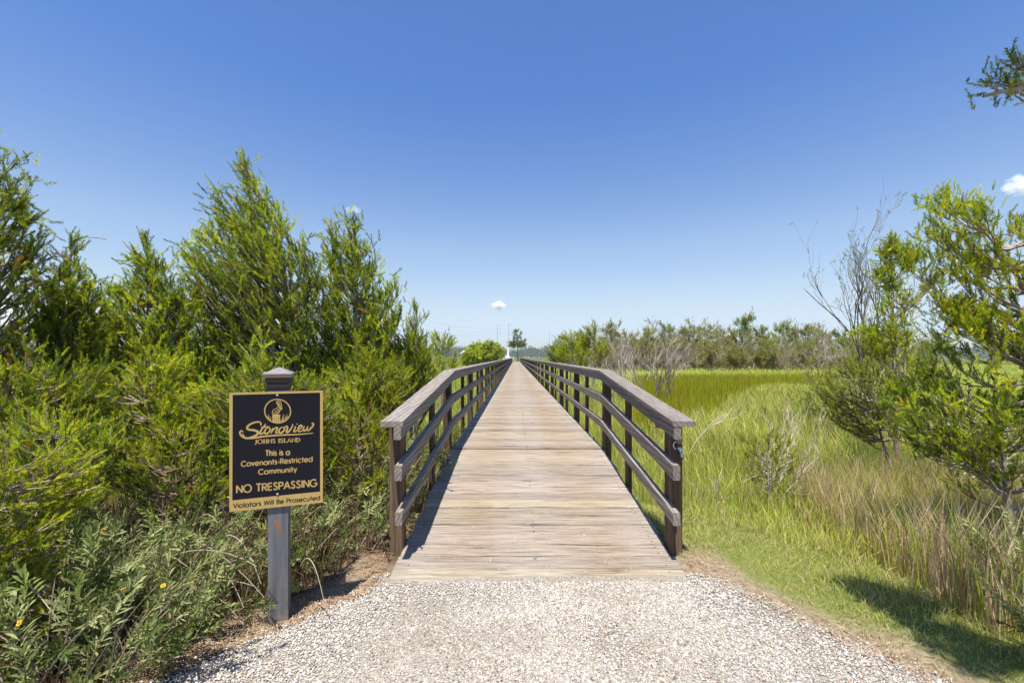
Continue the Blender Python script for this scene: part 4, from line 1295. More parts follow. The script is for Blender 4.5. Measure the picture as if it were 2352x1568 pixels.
bare_tree('dying_tree', 'tall sparse half-dead tree with thin grey twigs and few leaves', 'tree', bpt(2030, 7.0), 3.7, 3, (-0.12, 0), 0.30, 4, (0.15, 0.115, 0.10), 1, 'olive', None, 0.026, 0.08, seed=5, up=0.45)
bare_tree('dying_tree', 'leaning pale grey half-bare shrub tree at the near end of the thicket', 'tree', bpt(1985, 8.2), 2.5, 4, (-0.4, 0), 0.42, 4, (0.38, 0.32, 0.27), 2, 'olive', None, 0.018, 0.11, seed=9, up=0.35)
bare_tree('dying_tree', 'grey twiggy tree behind the tufted cedar, leaning over the open marsh', 'tree', bpt(2150, 8.6), 2.9, 4, (-0.15, 0), 0.42, 4, (0.34, 0.28, 0.235), 2, 'olive', None, 0.018, 0.11, seed=14, up=0.35)
poly_tree('marsh_shrub', 'large dark green shrub leaning out over the grass with many pale stems',
          [(1870, 890), (1930, 830), (2010, 820), (2085, 850), (2110, 930), (2085, 1010), (2000, 1015), (1930, 990), (1880, 940)],
          5.0, 2068, (1980, 850), 125, pal='olive', cat='shrub', group=None, trunk_r=0.03, spray=0.09, twigs=5, tlen=0.22, step=0.065, wind=(-0.45, 0, 0.7), tiptuft=2, bark=(0.32, 0.265, 0.21), asc=0.4, inner=0.3, low=0.0)
poly_tree('marsh_shrub', 'bushy green shrub beneath the edge cedar, pale stems showing through',
          [(2050, 880), (2140, 850), (2260, 900), (2352, 950), (2400, 1040), (2300, 1080), (2150, 1060), (2060, 1010)],
          4.4, 2210, (2160, 880), 80, pal='olive', cat='shrub', group=None, trunk_r=0.03, spray=0.085, twigs=5, tlen=0.22, step=0.065, wind=(-0.3, 0, 0.7), bark=(0.46, 0.41, 0.36), asc=0.4)
bare_tree('marsh_shrub', 'small light green shrub with bleached bare twigs sticking up, out in the grass', 'shrub', bpt(1765, 4.6), 1.40, 5, (0.05, 0), 0.42, 3, (0.46, 0.38, 0.29), 0, group=None, r0=0.0075, seed=21, up=0.4)
poly_tree('marsh_shrub', 'leafy low half of the twiggy shrub in the grass beside the railing end',
          [(1700, 1010), (1760, 985), (1830, 1010), (1845, 1070), (1780, 1110), (1710, 1100)],
          4.45, 1765, (1765, 1000), 46, pal='bright', cat='shrub', group=None, trunk_r=0.012, spray=0.09, twigs=3, tlen=0.15, step=0.06, wind=(0, 0, 0.5), bark=(0.4, 0.35, 0.28), asc=0.7, low=0.0)
bare_tree('marsh_shrub', 'bare dead branch forking up out of the reeds just past the railing', 'branch', bpt(1560, 6.6), 1.6, 1, (0.5, 0), 0.35, 3, (0.40, 0.34, 0.26), 0, r0=0.012, seed=33)
bare_tree('dead_shrub', 'dead branch drooping beside the end of the cap rail', 'branch', bpt(1640, 4.2), 0.7, 2, (-0.3, 0), 0.4, 2, (0.45, 0.38, 0.30), 0, r0=0.006, seed=35)

# thicket nearer the rail: tall bare shrubs
DG = 'leafless grey shrubs beside the boardwalk'
for k_, (px, Y, H, lean, lbl) in enumerate([(1418, 13.5, 2.1, -0.25, 'pale bare shrub nearest the railing\'s bend'), (1452, 13.0, 2.3, -0.1, 'pale bare shrub with forked stems behind the cap rail'), (1492, 12.0, 2.5, 0.1, 'dark-stemmed bare shrub standing at the edge of the cattails'),
                                             (1380, 17.0, 2.2, -0.3, 'thin bare shrub in front of the bright green shrubs'), (1520, 16.0, 3.0, 0.0, 'tall bare shrub reaching into the sky over the cattails'), (1470, 19.0, 3.2, -0.1, 'tall bare shrub, the highest of the leafless ones by the railing')]):
    bare_tree('dead_shrub', lbl, 'shrub', bpt(px, Y), H * 1.15, 4, (lean, 0), 0.40, 3, (0.42, 0.355, 0.295) if k_ != 2 else (0.16, 0.125, 0.105), 0, 'olive', DG, 0.019, 0.14, seed=40 + k_, up=0.3)

# bright shrubs right of the deck
BG_ = 'bright green shrubs lining the boardwalk'
for k_, (poly, Y, bpx, lbl) in enumerate([
        ([(1275, 790), (1300, 768), (1335, 775), (1345, 815), (1300, 835), (1270, 825)], 21, 1308, 'bright green shrub close to the far railing'),
        ([(1320, 785), (1350, 762), (1385, 775), (1400, 820), (1360, 845), (1325, 835)], 17, 1360, 'yellow-green shrub beside the railing, next to the bare shrubs'),
        ([(1255, 808), (1275, 795), (1300, 810), (1300, 830), (1260, 832)], 28, 1278, 'dark low shrub where the railing narrows to the horizon')]):
    poly_tree('marsh_shrub', lbl, poly, Y, bpx, ((poly[1][0] + poly[2][0]) / 2, poly[1][1]), 42, pal='bright' if k_ < 2 else 'cedar', cat='shrub', group=BG_, trunk_r=0.05, spray=0.32, twigs=4, tlen=0.5, step=0.2, wind=(-0.1, 0, 0.6), low=0.0)

# left beyond the cedars
LG_ = 'shrubs beyond the railing bend'
for k_, (poly, Y, bpx, pal, lbl) in enumerate([
        ([(985, 800), (1005, 768), (1035, 785), (1052, 815), (1040, 860), (990, 880)], 11, 1010, 'bright', 'feathery yellow-green shrub beyond the last cedar'),
        ([(1078, 812), (1095, 793), (1118, 796), (1125, 826), (1080, 832)], 60, 1100, 'cedar', 'round green bush far off beside the house'),
        ([(1105, 812), (1120, 790), (1150, 795), (1160, 826), (1110, 832)], 66, 1138, 'cedar', 'wide green bush far off in front of the utility pole'),
        ([(1068, 818), (1082, 812), (1098, 818), (1098, 832), (1070, 834)], 52, 1083, 'bright', 'low bright bush far off below the house')]):
    far = Y > 40
    poly_tree('marsh_shrub', lbl, poly, Y, bpx, ((poly[1][0] + poly[2][0]) / 2, poly[1][1] + 2), 60 if far else 55, pal=pal, cat='shrub', group=LG_, trunk_r=0.05, spray=0.75 if far else 0.2, twigs=3, tlen=1.0 if far else 0.35, step=0.5 if far else 0.12, wind=(-0.15, 0, 0.5), low=0.0, tmpl=CLUMP if far else SPRAY)

# ------------------------------------------------------------------ thicket at the far side of the marsh
TG = 'green trees in the thicket across the marsh'
tops = [(1300, 775, 52, 34, 1), (1345, 768, 50, 40, 0), (1395, 752, 50, 46, 1), (1440, 770, 47, 44, 1), (1488, 764, 50, 44, 1), (1540, 752, 52, 44, 0), (1585, 758, 50, 40, 1), (1618, 748, 53, 38, 0), (1660, 762, 49, 40, 1),
        (1706, 734, 50, 30, 2), (1745, 757, 52, 42, 0), (1800, 744, 53, 44, 0), (1850, 752, 52, 40, 1), (1890, 766, 50, 40, 1), (1940, 772, 50, 44, 0), (1765, 782, 46, 40, 1), (1630, 785, 46, 40, 1), (1530, 788, 45, 44, 1), (2000, 768, 52, 44, 0), (2060, 775, 52, 40, 1), (2120, 785, 54, 44, 0)]
tlab = ['dark green rounded tree in the thicket on the far side of the marsh', 'olive grey-green tree in the thicket on the far side of the marsh', 'tallest dark tuft-topped tree standing clear above the far thicket']
for k_, (px, py, Y, wd_, kd) in enumerate(tops):
    hw = wd_ * 0.8
    if kd == 2:
        poly = [(px - 14, py), (px + 14, py), (px + 18, py + 22), (px + 30, py + 40), (px + 34, py + 80), (px - 34, py + 80), (px - 26, py + 40), (px - 18, py + 22)]
    else:
        poly = [(px - hw * 0.35, py + 4), (px + hw * 0.3, py), (px + hw * 0.8, py + 22), (px + hw, py + 50), (px + hw * 0.8, 838), (px - hw * 0.8, 838), (px - hw, py + 52), (px - hw * 0.7, py + 20)]
    poly_tree('thicket_tree', tlab[kd], poly, Y, px, (px, py + 3), 64, [(px + rng.uniform(-hw, hw), py + rng.uniform(-9, 12)) for _ in range(5)], pal=['olive', 'scrub', 'olive'][kd], cat='tree', group=TG, trunk_r=0.09, spray=0.52, twigs=3, tlen=0.7, step=0.33, wind=(-0.25, 0, 0.7), low=0.05, tmpl=[CLUMP[0], SPRAY[0], SPRAY[1]], bark=(0.36, 0.31, 0.28), inner=0.35, tiptuft=2, br=0.02)
NG = 'leafless grey shrubs in the thicket across the marsh'
protos = [bare_tree('thicket_shrub', 'leafless grey shrub at the front of the thicket across the marsh', 'shrub', bpt(1400 + 150 * k_, 45), 3.3, 6, (-0.22, 0), 0.52, 4, ((0.40, 0.335, 0.275), (0.46, 0.395, 0.33), (0.30, 0.245, 0.195), (0.36, 0.30, 0.24), (0.38, 0.32, 0.26))[k_], (0, 0, 0, 2, 3)[k_], 'scrub', NG, 0.040, 0.34, seed=70 + k_, up=0.25) for k_ in range(5)]
for q_ in (3, 4): protos[q_]['label'] = 'half-leafless olive shrub at the front of the thicket across the marsh'; protos[q_]['group'] = 'half-leafless shrubs in the thicket across the marsh'
for k_ in range(46):
    px = 1340 + 700 * (k_ + rng.uniform(0, 0.9)) / 46
    Y = rng.uniform(38, 48)
    sc_ = rng.uniform(0.75, 1.2)
    if px < 1420: sc_ *= 0.9
    q_ = protos[(k_ * 2) % 5]
    copy_thing(q_, bpt(px, Y), rng.uniform(-0.6, 0.6) + (0 if k_ % 2 else math.pi * 0.1), (sc_, sc_, sc_ * rng.uniform(0.85, 1.1)), q_['label'], q_['group'])
for k_ in range(16):
    px = 1350 + 40 * k_ + rng.uniform(-15, 15)
    copy_thing(protos[k_ % 3], bpt(px, rng.uniform(46, 55)), rng.uniform(0, 6), (1.2, 1.2, rng.uniform(1.35, 1.75)), 'tall leafless grey tree reaching above the crowns of the far thicket', 'bare grey trees above the thicket across the marsh')
# cabbage palm in the thicket
pb = np.array(bpt(1777, 42)); s = Soup(); root = thing('cabbage_palm', 'small dark green palm on a short trunk in front of the thicket', 'palm', tuple(pb))
s.tube([[0, 0, 0], [0.05, 0, 0.6], [-0.05, 0, 1.5]], [0.13, 0.11, 0.12], 8, (0.24, 0.19, 0.15)); s.build('trunk', M['bark'], root)
s = Soup()
for k_ in range(34):
    a = rng.uniform(0, 6.28); el = rng.uniform(-0.7, 1.2)
    d = np.array([math.cos(a) * math.cos(el), math.sin(a) * math.cos(el), math.sin(el)]); sd = norm(np.cross(d, [0.1, 0.2, 1]))
    for j_ in np.linspace(-0.6, 0.6, 7):
        s.add(kite(np.array([-0.05, 0, 1.5]) + d * 0.35, norm(d + sd * j_), sd, 0.55, 0.03), np.array([[0, 1, 2, 3]]), np.array([0.035, 0.07, 0.02]) * rng.uniform(0.7, 1.4))
s.build('crown', M['cedar'], root)

# ------------------------------------------------------------------ far things
# lone pine at the end of the boardwalk
base = np.array(bpt(1190, 108)); apex = at(1186, 762, 108)
tp = np.concatenate([sample_crown(p_, k_, 108, 0.7) for p_, k_ in (([(1178, 762), (1190, 757), (1200, 767), (1196, 780), (1182, 780)], 22), ([(1170, 782), (1180, 778), (1184, 792), (1172, 794)], 16), ([(1196, 780), (1208, 780), (1208, 792), (1194, 792)], 12),
     ([(1181, 784), (1195, 784), (1195, 795), (1183, 795)], 18), ([(1165, 793), (1182, 790), (1184, 796), (1168, 796)], 11), ([(1194, 790), (1207, 789), (1207, 796), (1194, 796)], 11))])
grow('pine_tree', 'lone open-crowned pine at the far end of the boardwalk', 'tree', base, apex, tp, pal='pine', spray=0.5, twigs=1, tlen=0.5, step=0.45, inner=0.7, wind=(0, 0, 0.3), trunk_r=0.22, tmpl=CLUMP, asc=0.2, bark=(0.10, 0.075, 0.06), tiptuft=3, low=0.5)

# utility poles
UG = 'steel transmission poles beyond the marsh'


def utility_pole(px, ytop, Y, lbl, arms=True, r=0.42):
    b = at(px, 822, Y); b[2] = -0.4
    h = EYE - (ytop - HY) / FV * Y - b[2]
    root = thing('utility_pole', lbl, 'utility pole', tuple(b), 0, UG)
    s_ = Soup(); s_.tube([[0, 0, 0], [0, 0, h * 0.5], [0, 0, h]], [r, r * 0.8, r * 0.55], 10, (0.40, 0.40, 0.43), True); s_.build('pole', M['paint'], root)
    if arms:
        for k_ in range(3):
            s_ = Soup(); z = h * (0.97 - 0.105 * k_)
            s_.tube([[0, 0, z - 0.8], [1.6, 0, z - 0.2], [2.9, 0, z]], [0.14, 0.12, 0.10], 6, (0.40, 0.40, 0.43), True)
            s_.tube([[2.9, 0, z], [2.9, 0, z - 1.6]], [0.16, 0.16], 6, (0.36, 0.37, 0.40), True)
            s_.build('crossarm', M['paint'], root)
    return b, h


poles = [utility_pole(1142, 744, 400, 'transmission pole furthest from the pine, above the round bushes'), utility_pole(1168, 742, 400, 'tall transmission pole directly beside the lone pine'),
         utility_pole(1262, 760, 520, 'transmission pole standing alone above the far treeline, beyond the pine'), utility_pole(1290, 762, 560, 'faint transmission pole just above the bright shrubs'),
         utility_pole(934, 716, 300, 'transmission pole peeping over the cedars near the railing'), utility_pole(541, 700, 270, 'transmission pole glimpsed between the pointed cedar and the tallest cedar')]
for (b0, h0), (b1, h1), lb in ((poles[4], poles[0], 'thin power line strung between the pole over the cedars and the pole over the bushes'), (poles[5], poles[4], 'thin power line strung behind the cedars\' tops')):
    s = Soup()
    for k_ in range(3):
        a = b0 + np.array([2.9, 0, h0 * (0.97 - 0.105 * k_) - 1.6]); c_ = b1 + np.array([2.9, 0, h1 * (0.97 - 0.105 * k_) - 1.6])
        mid = (a + c_) / 2 - np.array([0, 0, 8.0]); s.tube(bez(a, mid, c_, 24), 0.05, 4, (0.30, 0.32, 0.36))
    o = s.build('power_line', M['paint']); tag(o, lb, 'power line', 'power lines beyond the marsh')

# white boat seen over the rail end
b = at(1167, 820, 150); b[2] = 0.2
root = thing('white_boat', 'white boat with a tall white tower moored past the end of the boardwalk', 'boat', tuple(b), 0.2)
s = Soup()
prof = [(-1.9, 0.0), (-1.5, 0.35), (0, 0.5), (1.4, 0.45), (2.1, 0.0)]
V = []; 
for x_, w_ in prof:
    V += [[x_, -w_ * 1.2, 0.9 + (0.25 if x_ > 1.3 else 0)], [x_, -w_ * 0.7, 0], [x_, w_ * 0.7, 0], [x_, w_ * 1.2, 0.9 + (0.25 if x_ > 1.3 else 0)]]
F = []
for q in range(4):
    for e in range(4):
        F.append([q * 4 + e, q * 4 + (e + 1) % 4, (q + 1) * 4 + (e + 1) % 4, (q + 1) * 4 + e])
s.add(V, np.array(F), (0.8, 0.8, 0.8)); s.build('hull', M['paint'], root)
s = Soup(); s.box((-0.9, -0.4, 0.9), (0.5, 0.4, 1.7), (0.8, 0.8, 0.8)); s.box((-0.7, -0.45, 1.7), (0.3, 0.45, 1.82), (0.7, 0.7, 0.72)); s.build('cabin', M['paint'], root)
s = Soup(); s.tube([[0, 0, 1.82], [0, 0, 3.2], [0, 0, 4.6]], [0.36, 0.28, 0.22], 10, (0.8, 0.8, 0.8), True); s.build('tower', M['paint'], root)
# house on the left
b = at(1072, 822, 150); b[2] = -0.3
root = thing('marsh_house', 'small raised house with a pale hipped roof, left of the far bushes', 'house', tuple(b), 0.05)
s = Soup(); s.box((-1.9, -1.5, 1.75), (1.9, 1.5, 2.85), (0.78, 0.75, 0.72)); s.build('wall', M['paint'], root)
s = Soup(); s.add([[-2.4, -2, 2.95], [2.4, -2, 2.95], [2.4, 2, 2.95], [-2.4, 2, 2.95], [-0.9, 0, 3.9], [0.9, 0, 3.9]], [np.array([[0, 1, 5, 4], [2, 3, 4, 5]]), np.array([[1, 2, 5], [3, 0, 4]]), np.array([[3, 2, 1, 0]])], (0.45, 0.44, 0.46)); s.build('roof', M['paint'], root)
for x_ in (-1.1, 0.0, 1.1):
    s = Soup(); s.box((x_ - 0.3, -1.53, 2.15), (x_ + 0.3, -1.50, 2.7), (0.06, 0.06, 0.07)); s.build('window', M['paint'], root)
for x_ in (-1.7, 0.0, 1.7):
    s = Soup(); s.box((x_ - 0.12, -1.4, -0.3), (x_ + 0.12, -1.15, 1.75), (0.13, 0.11, 0.10)); s.build('stilt', M['paint'], root)
# grey pier at the right edge
b = at(2330, 820, 95); b[2] = -0.4
root = thing('fishing_pier', 'low grey wooden pier glimpsed through the edge cedar on the horizon', 'pier', tuple(b), 0.0)
s = Soup(); s.box((-7, -1.2, 1.5), (16, 1.2, 1.75), (0.20, 0.20, 0.21)); s.build('deck', M['paint'], root)
s = Soup(); s.box((-7, -1.25, 2.55), (16, -1.15, 2.7), (0.3, 0.3, 0.3)); s.box((-7, -1.25, 2.1), (16, -1.15, 2.2), (0.3, 0.3, 0.3)); s.build('railing', M['paint'], root)
for k_ in range(8):
    s = Soup(); s.tube([[-6.5 + 3 * k_, -1.0, -0.3], [-6.5 + 3 * k_, -1.0, 2.6]], 0.14, 8, (0.12, 0.11, 0.11)); s.build('piling', M['paint'], root)

# far treeline: too far to count
s = Soup()
n_ = 14000
xx = rng.uniform(-1750, 2050, n_); yy = 900 + rng.uniform(0, 90, n_)
hh = (9 + 10 * vnoise(xx * 0.012, xx * 0 + 4) + 6 * vnoise(xx * 0.05, xx * 0)) * rng.random(n_) ** 1.1
P_ = np.stack([xx, yy, hh - 0.5], -1)
T_ = np.array([0.050, 0.075, 0.035]) * rng.uniform(0.6, 1.35, (n_, 1))
for k_ in range(3):
    q = np.arange(n_) % 3 == k_
    s.scatter(CLUMP[k_][0], CLUMP[k_][1], P_[q], norm(np.stack([rng.normal(0, .3, q.sum()), rng.normal(0, .3, q.sum()), np.ones(q.sum())], -1)), rng.uniform(6, 11, q.sum()), T_[q])
o = s.build('far_treeline', M['cedar']); tag(o, 'hazy dark green line of woods along the horizon', kind='stuff')

# ------------------------------------------------------------------ grasses
def blades(x, y, h, wd_, tint, lean=0.25, bend=0.35, wind=(0.0, 0.0), z0=None):
    """two-piece tapering blades"""
    n_ = len(x)
    z = ground_z(x, y) if z0 is None else z0
    az = rng.uniform(0, 2 * math.pi, n_)
    dx_ = np.cos(az) * lean * rng.random(n_) + wind[0]; dy_ = np.sin(az) * lean * rng.random(n_) + wind[1]
    fx = rng.uniform(0, math.pi, n_)
    sx, sy = np.cos(fx) * wd_ / 2, np.sin(fx) * wd_ / 2
    m1 = 0.55
    b = np.stack([x, y, z - 0.01], -1)
    mid = b + np.stack([dx_ * h * m1 * 0.7, dy_ * h * m1 * 0.7, h * m1], -1)
    tip = b + np.stack([dx_ * h * (1 + bend), dy_ * h * (1 + bend), h * (1 - 0.25 * np.hypot(dx_, dy_))], -1)
    sd = np.stack([sx, sy, 0 * sx], -1)
    V = np.stack([b - sd, b + sd, mid + sd * 0.85, mid - sd * 0.85, tip], 1).reshape(-1, 3)
    o_ = (np.arange(n_) * 5)[:, None]
    return V, [o_ + np.array([[0, 1, 2, 3]]), o_ + np.array([[3, 2, 4]])], np.repeat(tint, 5, 0)


def pick_tint(pal, p_, n_, var=0.22):
    pal = np.array(pal); return pal[rng.choice(len(pal), n_, p=p_)] * rng.uniform(1 - var, 1 + var, (n_, 1))


def edge_d(x, y):
    dx_ = np.maximum(np.maximum(path_l(y) - x, x - path_r(y)), 0)
    return np.hypot(dx_, np.maximum(y - 2.6, 0))


def off_deck(x, y):
    return ~((x > -0.80) & (x < 1.07) & (y > 2.4))


GREENS = [[0.40, 0.41, 0.10], [0.31, 0.35, 0.075], [0.48, 0.47, 0.15], [0.55, 0.48, 0.24], [0.56, 0.46, 0.29]]

# short verge turf
s = Soup(); n_ = 120000
y = 1.2 + 8.0 * rng.random(n_) ** 1.35; x = np.where(rng.random(n_) < 0.8, rng.uniform(0.9, 4.6, n_), rng.uniform(-3.4, -0.6, n_))
d = edge_d(x, y)
right = x > 0.2
lim = np.where(right, 0.75 + 0.42 * np.maximum(y - 1.5, 0), 0.30 + 0.1 * np.maximum(y - 2.5, 0))
keep = off_deck(x, y) & (d > 0.0) & (d < lim + (vnoise(x * 2, y * 2) - 0.5) * 0.5) & (rng.random(n_) < sm(-0.10, 0.26, d + 0.14 * (vnoise(x * 6, y * 6) - 0.5)) * np.where(right, 1, 0.42))
x, y, d = x[keep], y[keep], d[keep]; n_ = len(x)
dry = np.clip(1.15 - d * 2.6 + (vnoise(x * 3, y * 3) - 0.5) * 0.9, 0.06, 1)
t1 = pick_tint(GREENS, [0.30, 0.22, 0.24, 0.15, 0.09], n_); t2 = pick_tint([[0.56, 0.44, 0.27], [0.46, 0.33, 0.19], [0.40, 0.36, 0.13]], [0.5, 0.3, 0.2], n_)
T_ = np.where((rng.random(n_) < dry)[:, None], t2, t1)
hgt = rng.uniform(0.022, 0.072, n_) * (0.65 + 0.7 * vnoise(x * 3 + 5, y * 3)) * (0.6 + 0.7 * sm(0.1, 1.2, d)) * (1 + 0.10 * np.maximum(y - 3, 0))
s.add(*blades(x, y, hgt, 0.0032 * (1 + 0.12 * y), T_, 0.7, 0.5))
o = s.build('verge_grass', M['grass']); tag(o, 'short green and straw coloured turf along the path edge and boardwalk', kind='stuff')

# tall marsh grass, near and middle
s = Soup()
n_ = 60000
y = 3.0 + 15 * rng.random(n_) ** 1.25; x = 0.9 + (0.4 + 1.45 * y) * rng.random(n_)
d = edge_d(x, y); lim = 0.75 + 0.42 * np.maximum(y - 1.5, 0)
keep = off_deck(x, y) & (d > lim * 0.85 - 0.25) & (x > 1.15 + 0.10 * np.clip(7 - y, 0, 6))
x, y = x[keep], y[keep]; n_ = len(x)
dryz = sm(4.8, 3.0, y) * sm(1.9, 3.4, x)
T_ = np.where((rng.random(n_) < 0.08 + 0.45 * dryz)[:, None], pick_tint([[0.42, 0.30, 0.19], [0.34, 0.22, 0.14], [0.48, 0.38, 0.22]], [0.4, 0.35, 0.25], n_), pick_tint([[0.44, 0.465, 0.095], [0.34, 0.39, 0.075], [0.52, 0.525, 0.13], [0.59, 0.51, 0.24]], [0.38, 0.28, 0.24, 0.10], n_))
T_ = T_ * (0.8 + 0.4 * vnoise(x * 0.9, y * 0.9 + 30))[:, None]
hgt = rng.uniform(0.35, 0.62, n_) * np.where(y < 10, 0.42 + 0.58 * sm(0.8, 3.2, x - 1.0 + 0.25 * (y - 4)), 1) * (0.8 + 0.4 * vnoise(x * 1.2, y * 1.2)) * (0.55 + 0.45 * sm(0.0, 1.4, edge_d(x, y) - (0.55 + 0.42 * np.maximum(y - 1.5, 0)) + 0.5))
s.add(*blades(x, y, hgt, 0.0042 + 0.0011 * y, T_, 0.32, 0.45, (-0.05, 0)))
o = s.build('marsh_grass', M['grass']); tag(o, 'fresh yellow-green marsh grass on the open side of the boardwalk', kind='stuff')

# dry reed bed at the lower edge
s = Soup(); n_ = 26000
y = 2.0 + 3.0 * rng.random(n_); x = 1.9 + 3.6 * rng.random(n_) ** 0.9
keep = (x > 2.25 + 0.30 * (y - 2.2)) & (x < 1.6 * y + 0.6); x, y = x[keep], y[keep]; n_ = len(x)
T_ = np.where((rng.random(n_) < 0.62)[:, None], pick_tint([[0.58, 0.42, 0.30], [0.40, 0.26, 0.18], [0.66, 0.54, 0.36]], [0.45, 0.25, 0.30], n_), pick_tint([[0.36, 0.41, 0.06], [0.24, 0.31, 0.05], [0.48, 0.48, 0.10]], [0.45, 0.35, 0.2], n_))
hgt = rng.uniform(0.30, 0.74, n_) * (0.7 + 0.35 * vnoise(x * 2, y * 2))
s.add(*blades(x, y, hgt, rng.uniform(0.0035, 0.008, n_), T_, 0.34, 0.35))
o = s.build('dry_reeds', M['grass']); tag(o, 'tall tangled dry brown and green reeds at the lower edge of the view', kind='stuff')

# brown dead stems under the shrubs
s = Soup(); n_ = 9000
y = rng.uniform(1.5, 4.6, n_); x = -0.95 - rng.random(n_) * (0.6 + 0.75 * y)
keep = (path_l(y) - x > 0.32); x, y = x[keep], y[keep]; n_ = len(x)
T_ = pick_tint([[0.22, 0.14, 0.085], [0.34, 0.24, 0.15], [0.13, 0.085, 0.05], [0.27, 0.29, 0.06]], [0.35, 0.25, 0.25, 0.15], n_)
s.add(*blades(x, y, rng.uniform(0.15, 0.5, n_), rng.uniform(0.003, 0.007, n_), T_, 0.7, 0.5))
o = s.build('dry_undergrowth', M['grass']); tag(o, 'brown dead stems and grass standing under the shrubs beside the path', kind='stuff')

# cattail stand
s = Soup(); n_ = 30000
y = 8.2 + 16 * rng.random(n_) ** 0.9; x = y * rng.uniform(0.27, 0.74, n_)
keep = (vnoise(x * 0.35 + 3, y * 0.35) + 0.25 > 0.38) & (y > 8.2 + 10.5 * sm(0.40, 0.60, x / y) + 1.5 * vnoise(x, y)); x, y = x[keep], y[keep]; n_ = len(x)
hgt = rng.uniform(0.58, 0.88, n_)
T_ = pick_tint([[0.24, 0.29, 0.014], [0.34, 0.35, 0.016], [0.44, 0.37, 0.020], [0.46, 0.31, 0.025]], [0.38, 0.32, 0.22, 0.08], n_)
s.add(*blades(x, y, hgt * (0.85 + 0.15 * sm(8, 14, y)), 0.010 + 0.0009 * y, T_, 0.16, 0.2))
# brown seed heads
k_ = rng.random(n_) < 0.010
hx, hy_, hz = x[k_], y[k_], ground_z(x[k_], y[k_]) + hgt[k_] * 0.82
hv = np.array([[0.010, 0, 0], [0, 0.010, 0], [-0.010, 0, 0], [0, -0.010, 0], [0.010, 0, 0.13], [0, 0.010, 0.13], [-0.010, 0, 0.13], [0, -0.010, 0.13]])
hf = np.array([[0, 1, 5, 4], [1, 2, 6, 5], [2, 3, 7, 6], [3, 0, 4, 7], [4, 5, 6, 7]])
s.scatter(hv, hf, np.stack([hx, hy_, hz], -1), np.repeat([[0.02, 0.01, 1]], len(hx), 0), np.ones(len(hx)), np.repeat([[0.34, 0.22, 0.045]], len(hx), 0))
o = s.build('cattails', M['grass']); tag(o, 'dark green and rust coloured cattail stand in the middle of the marsh', kind='stuff')

# far marsh both sides
s = Soup(); n_ = 110000
y = 16 + 50 * rng.random(n_) ** 1.2; x = y * rng.uniform(0.03, 1.3, n_)
keep = x > 1.3; x, y = x[keep], y[keep]
n_ = len(x)
T_ = pick_tint([[0.54, 0.57, 0.11], [0.46, 0.51, 0.09], [0.60, 0.61, 0.15], [0.64, 0.58, 0.22]], [0.4, 0.3, 0.2, 0.1], n_, 0.15) * (0.85 + 0.3 * vnoise(x * 0.2, y * 0.2))[:, None]
s.add(*blades(x, y, rng.uniform(0.40, 0.66, n_), 0.02 + 0.0011 * y, T_, 0.25, 0.4))
o = s.build('marsh_grass', M['grass']); tag(o, 'pale green grass at the far side of the marsh below the thicket', kind='stuff')
s = Soup(); n_ = 80000
y = 3.2 + 75 * rng.random(n_) ** 1.9; x = -0.95 - (0.2 + 1.25 * y) * rng.random(n_) ** 1.1
keep = (x < -0.9) & (edge_d(x, y) > 0.55) & ~((y < 6.0) & (x > -4.2) & (x < -1.3)); x, y = x[keep], y[keep]; n_ = len(x)
T_ = pick_tint([[0.36, 0.40, 0.07], [0.29, 0.34, 0.055], [0.46, 0.45, 0.12], [0.55, 0.47, 0.22]], [0.35, 0.28, 0.22, 0.15], n_) * (0.8 + 0.4 * vnoise(x * 0.5, y * 0.5))[:, None]
s.add(*blades(x, y, rng.uniform(0.28, 0.62, n_) * sm(0.3, 1.5, edge_d(x, y)), 0.005 + 0.0012 * y, T_, 0.35, 0.4))
o = s.build('marsh_grass', M['grass']); tag(o, 'straw and green marsh grass behind the cedars and shrubs', kind='stuff')
# far flats out to the woods
s = Soup(); n_ = 60000
y = 70 + 800 * rng.random(n_) ** 1.6; x = y * rng.uniform(-1.3, 1.3, n_)
keep = ~((x > -1.2) & (x < 1.4) & (y < 108)); x, y = x[keep], y[keep]; n_ = len(x)
T_ = pick_tint([[0.34, 0.36, 0.10], [0.38, 0.37, 0.13], [0.28, 0.31, 0.08]], [0.4, 0.3, 0.3], n_, 0.15)
s.add(*blades(x, y, rng.uniform(0.4, 0.75, n_), 0.05 + 0.0016 * y, T_, 0.2, 0.3))
o = s.build('marsh_grass', M['grass']); tag(o, 'distant flat marsh grass stretching to the woods on the horizon', kind='stuff')

# straw and needles on the verge
s = Soup(); n_ = 5200
y = rng.uniform(1.2, 3.4, n_); left = rng.random(n_) < 0.86
d = rng.exponential(0.13, n_) - 0.05
x = np.where(left, path_l(y) - d, path_r(y) + d)
keep = off_deck(x, y); x, y = x[keep], y[keep]; n_ = len(x)
a = rng.uniform(0, math.pi, n_); L_ = rng.uniform(0.02, 0.07, n_)
dv = np.stack([np.cos(a), np.sin(a), rng.normal(0, 0.12, n_)], -1) * L_[:, None] / 2; sdv = np.stack([-np.sin(a), np.cos(a), 0 * a], -1) * 0.0011
c_ = np.stack([x, y, ground_z(x, y) + rng.uniform(0.006, 0.02, n_)], -1)
V = np.stack([c_ - dv - sdv, c_ - dv + sdv, c_ + dv + sdv, c_ + dv - sdv], 1).reshape(-1, 3)
s.add(V, np.arange(n_ * 4).reshape(-1, 4), np.repeat(pick_tint([[0.30, 0.19, 0.10], [0.19, 0.11, 0.06], [0.44, 0.33, 0.20]], [0.4, 0.3, 0.3], n_), 4, 0))
o = s.build('pine_straw', M['twig']); tag(o, 'brown dry needle litter on the sandy verge of the path', kind='stuff')


